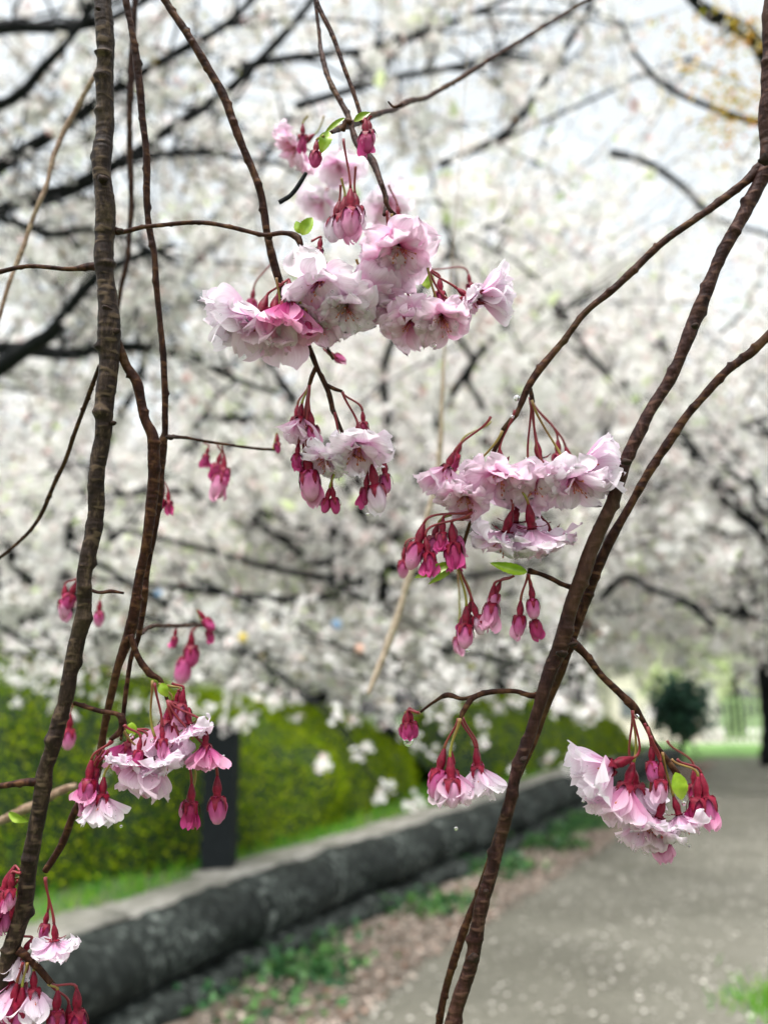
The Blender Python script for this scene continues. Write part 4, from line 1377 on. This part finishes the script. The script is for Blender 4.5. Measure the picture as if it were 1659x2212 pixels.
for x, y, r_ in [(1213, 1412, 15), (1500, 705, 10), (1352, 998, 12), (1021, 2068, 15), (1050, 1925, 8), (1130, 1640, 9), (1650, 345, 16), (1238, 1390, 10)]:
    knob(b9, x, y, r_, .425, M['scale'])
b10 = branch('lower of the two right branches, golden brown, merging behind the thick one', (1500, 880, .45))
stem(b10, dd([(1900, 560, 11), (1680, 710, 10), (1620, 760, 10), (1560, 812, 9), (1490, 890, 9), (1420, 990, 10), (1360, 1090, 9), (1310, 1180, 11), (1277, 1260, 12), (1247, 1340, 12),
              (1215, 1440, 9), (1170, 1560, 6), (1120, 1680, 6), (1092, 1745, 6), (1060, 1850, 7), (1025, 1950, 8), (990, 2050, 9), (965, 2130, 8), (945, 2230, 8), (915, 2400, 8)], .445, .452), M['twig'], 'stem', 16, .001, .12, 36)
b11 = branch('blurred tan twig slanting down in the middle, tip above the hedge', (920, 1150, .8))
stem(b11, dd([(1030, -260, .7), (1010, 100, .7), (985, 450, .8), (962, 720, 2.5), (955, 860, 5), (948, 1000, 6), (925, 1110, 6), (880, 1260, 8), (850, 1360, 8), (820, 1440, 7), (795, 1500, 5)], .95, .86), M['twig_pale'], 'stem', 10, .003, .2, 37)

# ---- blossoms: (branch, x, y, node x, node y, spread, angle, face, depth, kind, colour)
Fl = [
    # upper cluster
    (b6, 858, 498, 846, 462, 168, 6, .74, .432, 'F', 'petal'),
    (b6, 835, 560, 836, 455, 120, -4, .60, .440, 'F', 'petal'),
    (b5, 690, 580, 668, 535, 172, -6, .62, .430, 'F', 'petal_pale'),
    (b5, 790, 612, 770, 560, 150, 6, .52, .440, 'F', 'petal'),
    (b5, 745, 630, 700, 560, 140, -2, .72, .434, 'F', 'petal_pale'),
    (b5, 560, 668, 612, 610, 165, -16, .35, .437, 'F', 'petal_pale'),
    (b5, 540, 676, 598, 600, 112, -80, .15, .438, 'H', 'petal_pale'),
    (b5, 625, 655, 612, 610, 112, 2, .25, .430, 'H', 'petal_deep'),
    (b5, 590, 680, 604, 612, 120, -8, .45, .438, 'H', 'petal'),
    (b5, 690, 668, 650, 600, 120, -14, .50, .438, 'F', 'petal'),
    (b6, 850, 640, 838, 470, 110, 5, .55, .444, 'F', 'petal'),
    (b6, 888, 665, 852, 575, 130, -8, .70, .436, 'F', 'petal'),
    (b6, 952, 660, 924, 578, 132, 10, .62, .432, 'F', 'petal'),
    (b6, 1012, 636, 924, 578, 100, 48, .25, .440, 'F', 'petal_pale'),
    (b6, 1035, 640, 924, 578, 92, 98, .20, .436, 'H', 'petal_pale'),
    # behind, out of focus
    (b8, 650, 312, 700, 250, 120, -50, .15, .62, 'F', 'petal'),
    (b8, 735, 345, 735, 285, 110, 0, .3, .82, 'F', 'petal_pale'),
    (b6, 700, 425, 740, 360, 125, -20, .3, .85, 'F', 'petal_pale'),
    (b6, 830, 430, 800, 350, 120, 20, .3, .85, 'F', 'petal_pale'),
    # middle cluster
    (b5, 775, 934, 740, 846, 150, 4, .58, .431, 'F', 'petal_pale'),
    (b5, 708, 972, 724, 890, 112, -30, .45, .434, 'F', 'petal_pale'),
    (b5, 648, 905, 668, 832, 66, -6, .25, .437, 'H', 'petal'),
    # right cluster
    (b9, 1080, 988, 1112, 885, 165, -4, .58, .430, 'F', 'petal'),
    (b9, 1150, 1012, 1148, 864, 150, 4, .66, .437, 'F', 'petal'),
    (b9, 1235, 1008, 1148, 864, 150, 16, .60, .436, 'F', 'petal_pale'),
    (b9, 1255, 1008, 1148, 864, 104, 92, .15, .440, 'H', 'petal_pale'),
    (b9, 1165, 990, 1144, 858, 120, 8, .10, .452, 'F', 'petal_pale'),
    (b9, 1005, 1045, 1085, 930, 122, -18, .55, .431, 'F', 'petal'),
    (b9, 965, 1012, 1060, 900, 76, -25, .3, .440, 'H', 'petal'),
    (b9, 1090, 1152, 1052, 1010, 150, -18, -.05, .434, 'F', 'petal_pale'),
    (b9, 1148, 1144, 1056, 1000, 160, 8, -.05, .431, 'F', 'petal_pale'),
    (b9, 1112, 1128, 1052, 1010, 140, -4, .1, .444, 'F', 'petal_pale'),
    (b9, 1190, 1150, 1056, 1000, 120, 30, .1, .452, 'F', 'petal'),
    # bottom middle
    (b9, 975, 1668, 992, 1552, 82, 0, .2, .431, 'H', 'petal'),
    (b9, 1032, 1660, 994, 1552, 80, 6, .15, .437, 'H', 'petal_pale'),
    # bottom right
    (b9, 1318, 1655, 1365, 1535, 112, -74, .20, .430, 'H', 'petal_pale'),
    (b9, 1352, 1700, 1366, 1535, 105, -22, .25, .432, 'H', 'petal'),
    (b9, 1420, 1762, 1398, 1570, 125, -24, .2, .431, 'F', 'petal_pale'),
    (b9, 1396, 1768, 1405, 1590, 84, -12, .2, .438, 'H', 'petal'),
    (b9, 1466, 1752, 1430, 1625, 118, 12, .30, .433, 'F', 'petal_pale'),
    (b9, 1375, 1700, 1366, 1540, 90, 14, .1, .444, 'H', 'petal_pale'),
    # left cluster
    (b1, 300, 1622, 268, 1566, 125, -20, .35, .430, 'F', 'petal_pale'),
    (b1, 352, 1622, 330, 1470, 125, 28, .25, .432, 'F', 'petal_pale'),
    (b1, 318, 1640, 270, 1572, 100, -2, .3, .434, 'H', 'petal'),
    (b1, 412, 1560, 362, 1512, 96, 20, .25, .436, 'F', 'petal_pale'),
    (b1, 362, 1562, 345, 1475, 90, -10, .2, .441, 'H', 'petal'),
    (b1, 445, 1612, 366, 1514, 66, 4, .25, .434, 'H', 'petal_deep'),
    (b1, 278, 1610, 262, 1580, 70, -15, .2, .444, 'H', 'petal_deep'),
    (b1, 222, 1722, 245, 1640, 78, 0, .25, .432, 'H', 'petal_pale'),
    (b1, 200, 1690, 225, 1620, 60, -4, .2, .434, 'H', 'petal_deep'),
    # bottom left corner
    (b1, 120, 2030, 98, 1895, 105, 6, .10, .424, 'F', 'petal_pale'),
    (b1, 74, 2140, 72, 2080, 74, 4, .2, .424, 'H', 'petal_pale'),
    (b1, 42, 2120, 58, 2070, 96, -20, .1, .428, 'H', 'petal'),
    (b1, 50, 2060, 45, 2020, 60, -30, .2, .43, 'H', 'petal_pale'),
]
for k, (br, x, y, nx, ny, dia, ang, face, d, kd, col_) in enumerate(Fl):
    if kd == 'F' and d < .5: y += .27 * dia * max(0, face); dia *= .94
    flower(br, x, y, nx, ny, dia, ang, face, d, kd, col_, green=(k % 3 == 0), wet=d < .5)

Bd = [  # branch, x, y (mouth of calyx), node, length px, angle, face, depth, colour
    (b8, 740, 470, 738, 385, 58, -6, .15, .432, 'petal'), (b8, 757, 458, 742, 300, 62, 0, .15, .428, 'petal_deep'), (b8, 772, 452, 768, 360, 54, 8, .2, .436, 'petal'),
    (b8, 725, 478, 736, 400, 52, -10, .15, .438, 'petal_pale'),
    (b8, 682, 332, 700, 292, 42, -4, .2, .430, 'petal_magenta'), (b8, 790, 293, 782, 262, 44, 2, .15, .430, 'petal_magenta'), (b8, 800, 286, 802, 250, 40, 8, .15, .434, 'petal_deep'),
    (b5, 690, 540, 672, 520, 30, -6, .2, .436, 'petal_deep'),
    (b5, 665, 700, 640, 640, 34, 8, .2, .428, 'petal_magenta'),
    (b5, 668, 1025, 669, 832, 62, 6, .15, .434, 'petal_deep'), (b5, 642, 985, 668, 832, 40, -6, .2, .436, 'petal_magenta'), (b5, 660, 1000, 668, 832, 34, 8, .2, .44, 'petal_magenta'),
    (b5, 706, 1082, 748, 958, 34, -12, .15, .434, 'petal_magenta'), (b5, 722, 1080, 750, 962, 34, 10, .15, .434, 'petal_magenta'),
    (b5, 790, 1058, 762, 980, 44, -6, .15, .434, 'petal_magenta'), (b5, 812, 1055, 764, 982, 60, 10, .2, .430, 'petal_pale'), (b5, 832, 1030, 762, 978, 40, 4, .2, .436, 'petal_deep'),
    (b5, 675, 925, 668, 832, 52, 10, .2, .435, 'petal_deep'),
    (b9, 900, 1180, 1022, 1098, 62, -18, .25, .431, 'petal_deep'), (b9, 925, 1200, 1020, 1105, 50, 8, .25, .429, 'petal_magenta'), (b9, 935, 1165, 1022, 1098, 44, -20, .25, .438, 'petal_deep'),
    (b9, 955, 1155, 1020, 1105, 44, -4, .25, .431, 'petal_magenta'), (b9, 978, 1180, 1016, 1115, 56, 2, .25, .430, 'petal_magenta'), (b9, 985, 1165, 1014, 1120, 46, 14, .25, .436, 'petal_deep'),
    (b9, 1005, 1355, 988, 1216, 52, -4, .25, .430, 'petal_deep'), (b9, 1030, 1335, 990, 1216, 50, 14, .25, .432, 'petal'), (b9, 1062, 1310, 1105, 1245, 52, -8, .25, .432, 'petal_deep'),
    (b9, 1070, 1285, 1110, 1243, 44, -22, .2, .434, 'petal_deep'), (b9, 1010, 1332, 988, 1216, 42, -12, .2, .438, 'petal_magenta'),
    (b9, 1122, 1335, 1140, 1240, 52, -6, .25, .431, 'petal_deep'), (b9, 1155, 1345, 1142, 1240, 48, 6, .25, .431, 'petal_magenta'), (b9, 1150, 1300, 1140, 1240, 46, 2, .25, .429, 'petal_deep'),
    (b9, 872, 1570, 908, 1540, 34, -8, .2, .45, 'petal_magenta'), (b9, 890, 1563, 905, 1540, 36, 12, .2, .45, 'petal_magenta'), (b9, 880, 1566, 905, 1538, 34, 0, .4, .447, 'petal_magenta'),
    (b9, 948, 1670, 990, 1552, 60, -14, .2, .433, 'petal_deep'), (b9, 975, 1690, 994, 1552, 64, 2, .3, .426, 'petal'),
    (b9, 1032, 1650, 1000, 1550, 40, 0, .2, .47, 'petal_deep'),
    (b9, 1408, 1650, 1392, 1562, 46, 0, .2, .434, 'petal_deep'), (b9, 1426, 1690, 1405, 1590, 52, -4, .2, .430, 'petal'), (b9, 1505, 1730, 1450, 1640, 54, -6, .2, .436, 'petal_magenta'),
    (b9, 1524, 1728, 1462, 1640, 60, 6, .25, .438, 'petal_deep'), (b9, 1425, 1800, 1405, 1600, 60, 0, .2, .440, 'petal_deep'),
    (b1, 392, 1525, 372, 1475, 48, -6, .2, .438, 'petal_deep'), (b1, 380, 1520, 362, 1480, 42, -14, .2, .444, 'petal_magenta'), (b1, 400, 1535, 385, 1490, 44, 12, .2, .44, 'petal_deep'),
    (b1, 414, 1738, 362, 1512, 54, 2, .2, .434, 'petal_magenta'), (b1, 470, 1728, 364, 1514, 56, 2, .2, .434, 'petal_deep'), (b1, 405, 1735, 362, 1512, 34, -20, .2, .445, 'petal_deep'),
    (b1, 192, 1690, 240, 1600, 56, -4, .2, .431, 'petal_deep'), (b1, 205, 1665, 245, 1600, 48, -6, .2, .436, 'petal_magenta'), (b1, 185, 1720, 235, 1620, 50, -2, .25, .436, 'petal_deep'),
    (b1, 318, 1690, 268, 1576, 46, 2, .2, .44, 'petal_deep'), (b1, 300, 1625, 270, 1566, 40, -4, .3, .424, 'petal_magenta'), (b1, 352, 1600, 335, 1475, 36, 4, .2, .428, 'petal_deep'),
    (b1, 8, 1930, 45, 1880, 66, -20, .2, .428, 'petal_magenta'), (b1, 20, 1960, 50, 1890, 60, -4, .2, .43, 'petal_deep'), (b1, 0, 1980, 40, 1900, 60, -20, .2, .43, 'petal_magenta'),
    (b1, 24, 1925, 45, 1885, 40, 0, .2, .42, 'petal_deep'),
    (b1, 98, 2000, 100, 1895, 40, -8, .2, .455, 'petal_deep'),
    (b1, 122, 2190, 105, 2125, 56, 0, .2, .424, 'petal_deep'), (b1, 168, 2190, 112, 2125, 56, 6, .2, .426, 'petal_magenta'), (b1, 148, 2215, 110, 2125, 50, 2, .2, .43, 'petal_deep'),
    (b1, 28, 2170, 50, 2080, 60, -8, .2, .42, 'petal_magenta'), (b1, 45, 2185, 60, 2080, 56, 0, .2, .42, 'petal_deep'), (b1, 14, 2190, 45, 2090, 50, -8, .2, .425, 'petal_magenta'),
    # out of focus behind
    (b2, 478, 1030, 470, 960, 66, -10, .2, .60, 'petal_deep'), (b2, 486, 1015, 480, 962, 50, 6, .2, .60, 'petal_magenta'), (b2, 470, 1005, 470, 960, 40, -14, .2, .62, 'petal_magenta'),
    (b2, 446, 985, 440, 955, 34, -12, .2, .62, 'petal_magenta'),
    (b2, 365, 1085, 351, 1030, 46, 6, .2, .58, 'petal_magenta'), (b2, 350, 1080, 350, 1034, 40, -10, .2, .58, 'petal_magenta'),
    (b2, 600, 960, 590, 970, 36, 4, .2, .55, 'petal_magenta'),
    (b2, 400, 1425, 425, 1352, 70, -8, .2, .68, 'petal_deep'), (b2, 415, 1400, 430, 1352, 60, 4, .2, .68, 'petal_magenta'), (b2, 378, 1378, 390, 1352, 40, -6, .2, .68, 'petal_magenta'),
    (b2, 445, 1340, 440, 1350, 50, 40, .2, .66, 'petal_magenta'), (b2, 452, 1365, 440, 1350, 40, 20, .2, .66, 'petal_magenta'),
    (b1, 152, 1288, 165, 1250, 60, -20, .2, .60, 'petal_magenta'), (b1, 140, 1300, 165, 1250, 60, 2, .2, .60, 'petal_deep'), (b1, 215, 1325, 222, 1282, 40, 0, .2, .68, 'petal_deep'),
    (b1, 150, 1580, 160, 1520, 60, 0, .2, .62, 'petal_deep'),
    (b5, 545, 650, 590, 560, 40, -6, .1, .60, 'petal_magenta'), (b5, 725, 770, 700, 735, 36, 60, .1, .52, 'petal_deep'),
    (b8, 654, 295, 665, 250, 40, 0, .1, .56, 'petal_magenta'),
    (b6, 862, 470, 840, 400, 40, 8, .1, .55, 'petal_magenta'), (b6, 1015, 615, 924, 578, 40, 8, .1, .60, 'petal_magenta'), (b6, 950, 635, 924, 578, 40, 0, .1, .46, 'petal_magenta'),
    (b9, 985, 985, 1060, 910, 46, -20, .1, .53, 'petal_magenta'), (b9, 1205, 985, 1148, 864, 50, 0, .1, .53, 'petal_magenta'), (b9, 1232, 1000, 1148, 864, 50, 16, .1, .53, 'petal_magenta'),
    (b9, 872, 1215, 1005, 1165, 60, -4, .1, .56, 'petal_deep'), (b9, 990, 1380, 988, 1216, 50, -4, .1, .56, 'petal_deep'),
    (b9, 1500, 1700, 1440, 1600, 50, 0, .1, .53, 'petal_magenta'), (b9, 640, 905, 668, 832, 34, -6, .1, .5, 'petal_magenta'), (b5, 785, 915, 738, 846, 38, 4, .1, .48, 'petal_magenta'),
]
for k, (br, x, y, nx, ny, L_, ang, face, d, col_) in enumerate(Bd):
    if d > .54: L_ *= .78
    flower(br, x, y, nx, ny, L_, ang, face, d, 'B', col_, green=(k % 4 == 0), wet=d < .5)

# leaves
leaf(b8, 712, 285, 693, 332, 26, .432); leaf(b5, 652, 508, 676, 470, 26, .43); leaf(b5, 650, 505, 640, 478, 18, .432)
lf1 = leaf(b9, 1138, 1236, 1058, 1216, 22, .428, 1.0); leaf(b9, 975, 1215, 895, 1248, 20, .43, .9); leaf(b9, 985, 1222, 925, 1262, 12, .437)
leaf(b9, 1458, 1668, 1472, 1728, 32, .430, .4); leaf(b1, 350, 1475, 362, 1505, 22, .44); leaf(b6, 918, 590, 925, 625, 30, .5); leaf(b6, 745, 255, 700, 290, 10, .45)
leaf(b8, 765, 262, 800, 243, 14, .438); leaf(b1, 285, 1560, 290, 1590, 22, .43)
leaf(b1, 20, 1755, 62, 1775, 18, .5)

# raindrops on petals, buds and twigs
DROPS += [(P(882, 1601, .448), .0028), (P(1476, 1735, .428), .0012), (P(795, 1110, .43), .0010), (P(1010, 1405, .43), .0009), (P(940, 1240, .429), .0012),
          (P(1375, 1548, .43), .0013), (P(1116, 860, .432), .0016), (P(1106, 900, .43), .0010), (P(938, 745, .43), .0012), (P(985, 1790, .43), .0010),
          (P(262, 1785, .43), .0008), (P(330, 1600, .425), .0012), (P(285, 1590, .425), .0013)]
ico_v, ico_f = [], []
for j in range(6):
    ph = math.pi * j / 5
    for k in range(8):
        a = 2 * math.pi * k / 8
        ico_v.append((math.sin(ph) * math.cos(a), math.sin(ph) * math.sin(a), math.cos(ph)))
    if j:
        for k in range(8): ico_f.append(((j - 1) * 8 + k, (j - 1) * 8 + (k + 1) % 8, j * 8 + (k + 1) % 8, j * 8 + k))
dm, t, p_, o_ = mat('water_drop')
p_.inputs['Base Color'].default_value = (1, 1, 1, 1)
p_.inputs['Transmission Weight'].default_value = 1
p_.inputs['Roughness'].default_value = .02
p_.inputs['IOR'].default_value = 1.33
dp = np.array([tuple(q) for q, _ in DROPS]); dr = np.array([r_ for _, r_ in DROPS])
v, f = stamp(np.array(ico_v), np.array(ico_f), dp, dr, np.repeat(np.eye(3)[None], len(dp), 0))
part_fast('raindrops', v, f, dm, None, 'stuff', smooth=True)

# ------------------------------------------------------------------ words for the ground and the loose stuff
for n_, l_, c_ in [('grass', 'strip of short bright green grass between the hedge foot and the wall', 'grass'),
                   ('grass.001', 'small tuft of green grass at the path edge in the lower right corner', 'grass'),
                   ('ground_cover', 'low dark green leafy plants along the foot of the wall', 'ground cover'),
                   ('petal_litter', 'brownish pink petals and old leaves on the verge beside the path', 'litter'),
                   ('fallen_petals', 'pale cherry petals scattered over the grey path', 'petals'),
                   ('raindrops', 'clear raindrops clinging to the near pink blossoms and buds', 'raindrops')]:
    tag(bpy.data.objects[n_], l_, c_)
for n_, l_ in [('ground', 'green and brown open ground beyond the path'), ('path', 'grey damp path curving away at the lower right'),
               ('path.001', 'far bend of the grey path at the right'), ('verge', 'narrow earth verge between wall foot and path'),
               ('planted_bed', 'raised bed of soil and grass behind the wall'), ('lawn', 'bright green lawn at the far end of the path'),
               ('gravel_court', 'pale gravel area beyond the far lawn')]:
    tag(bpy.data.objects[n_], l_)
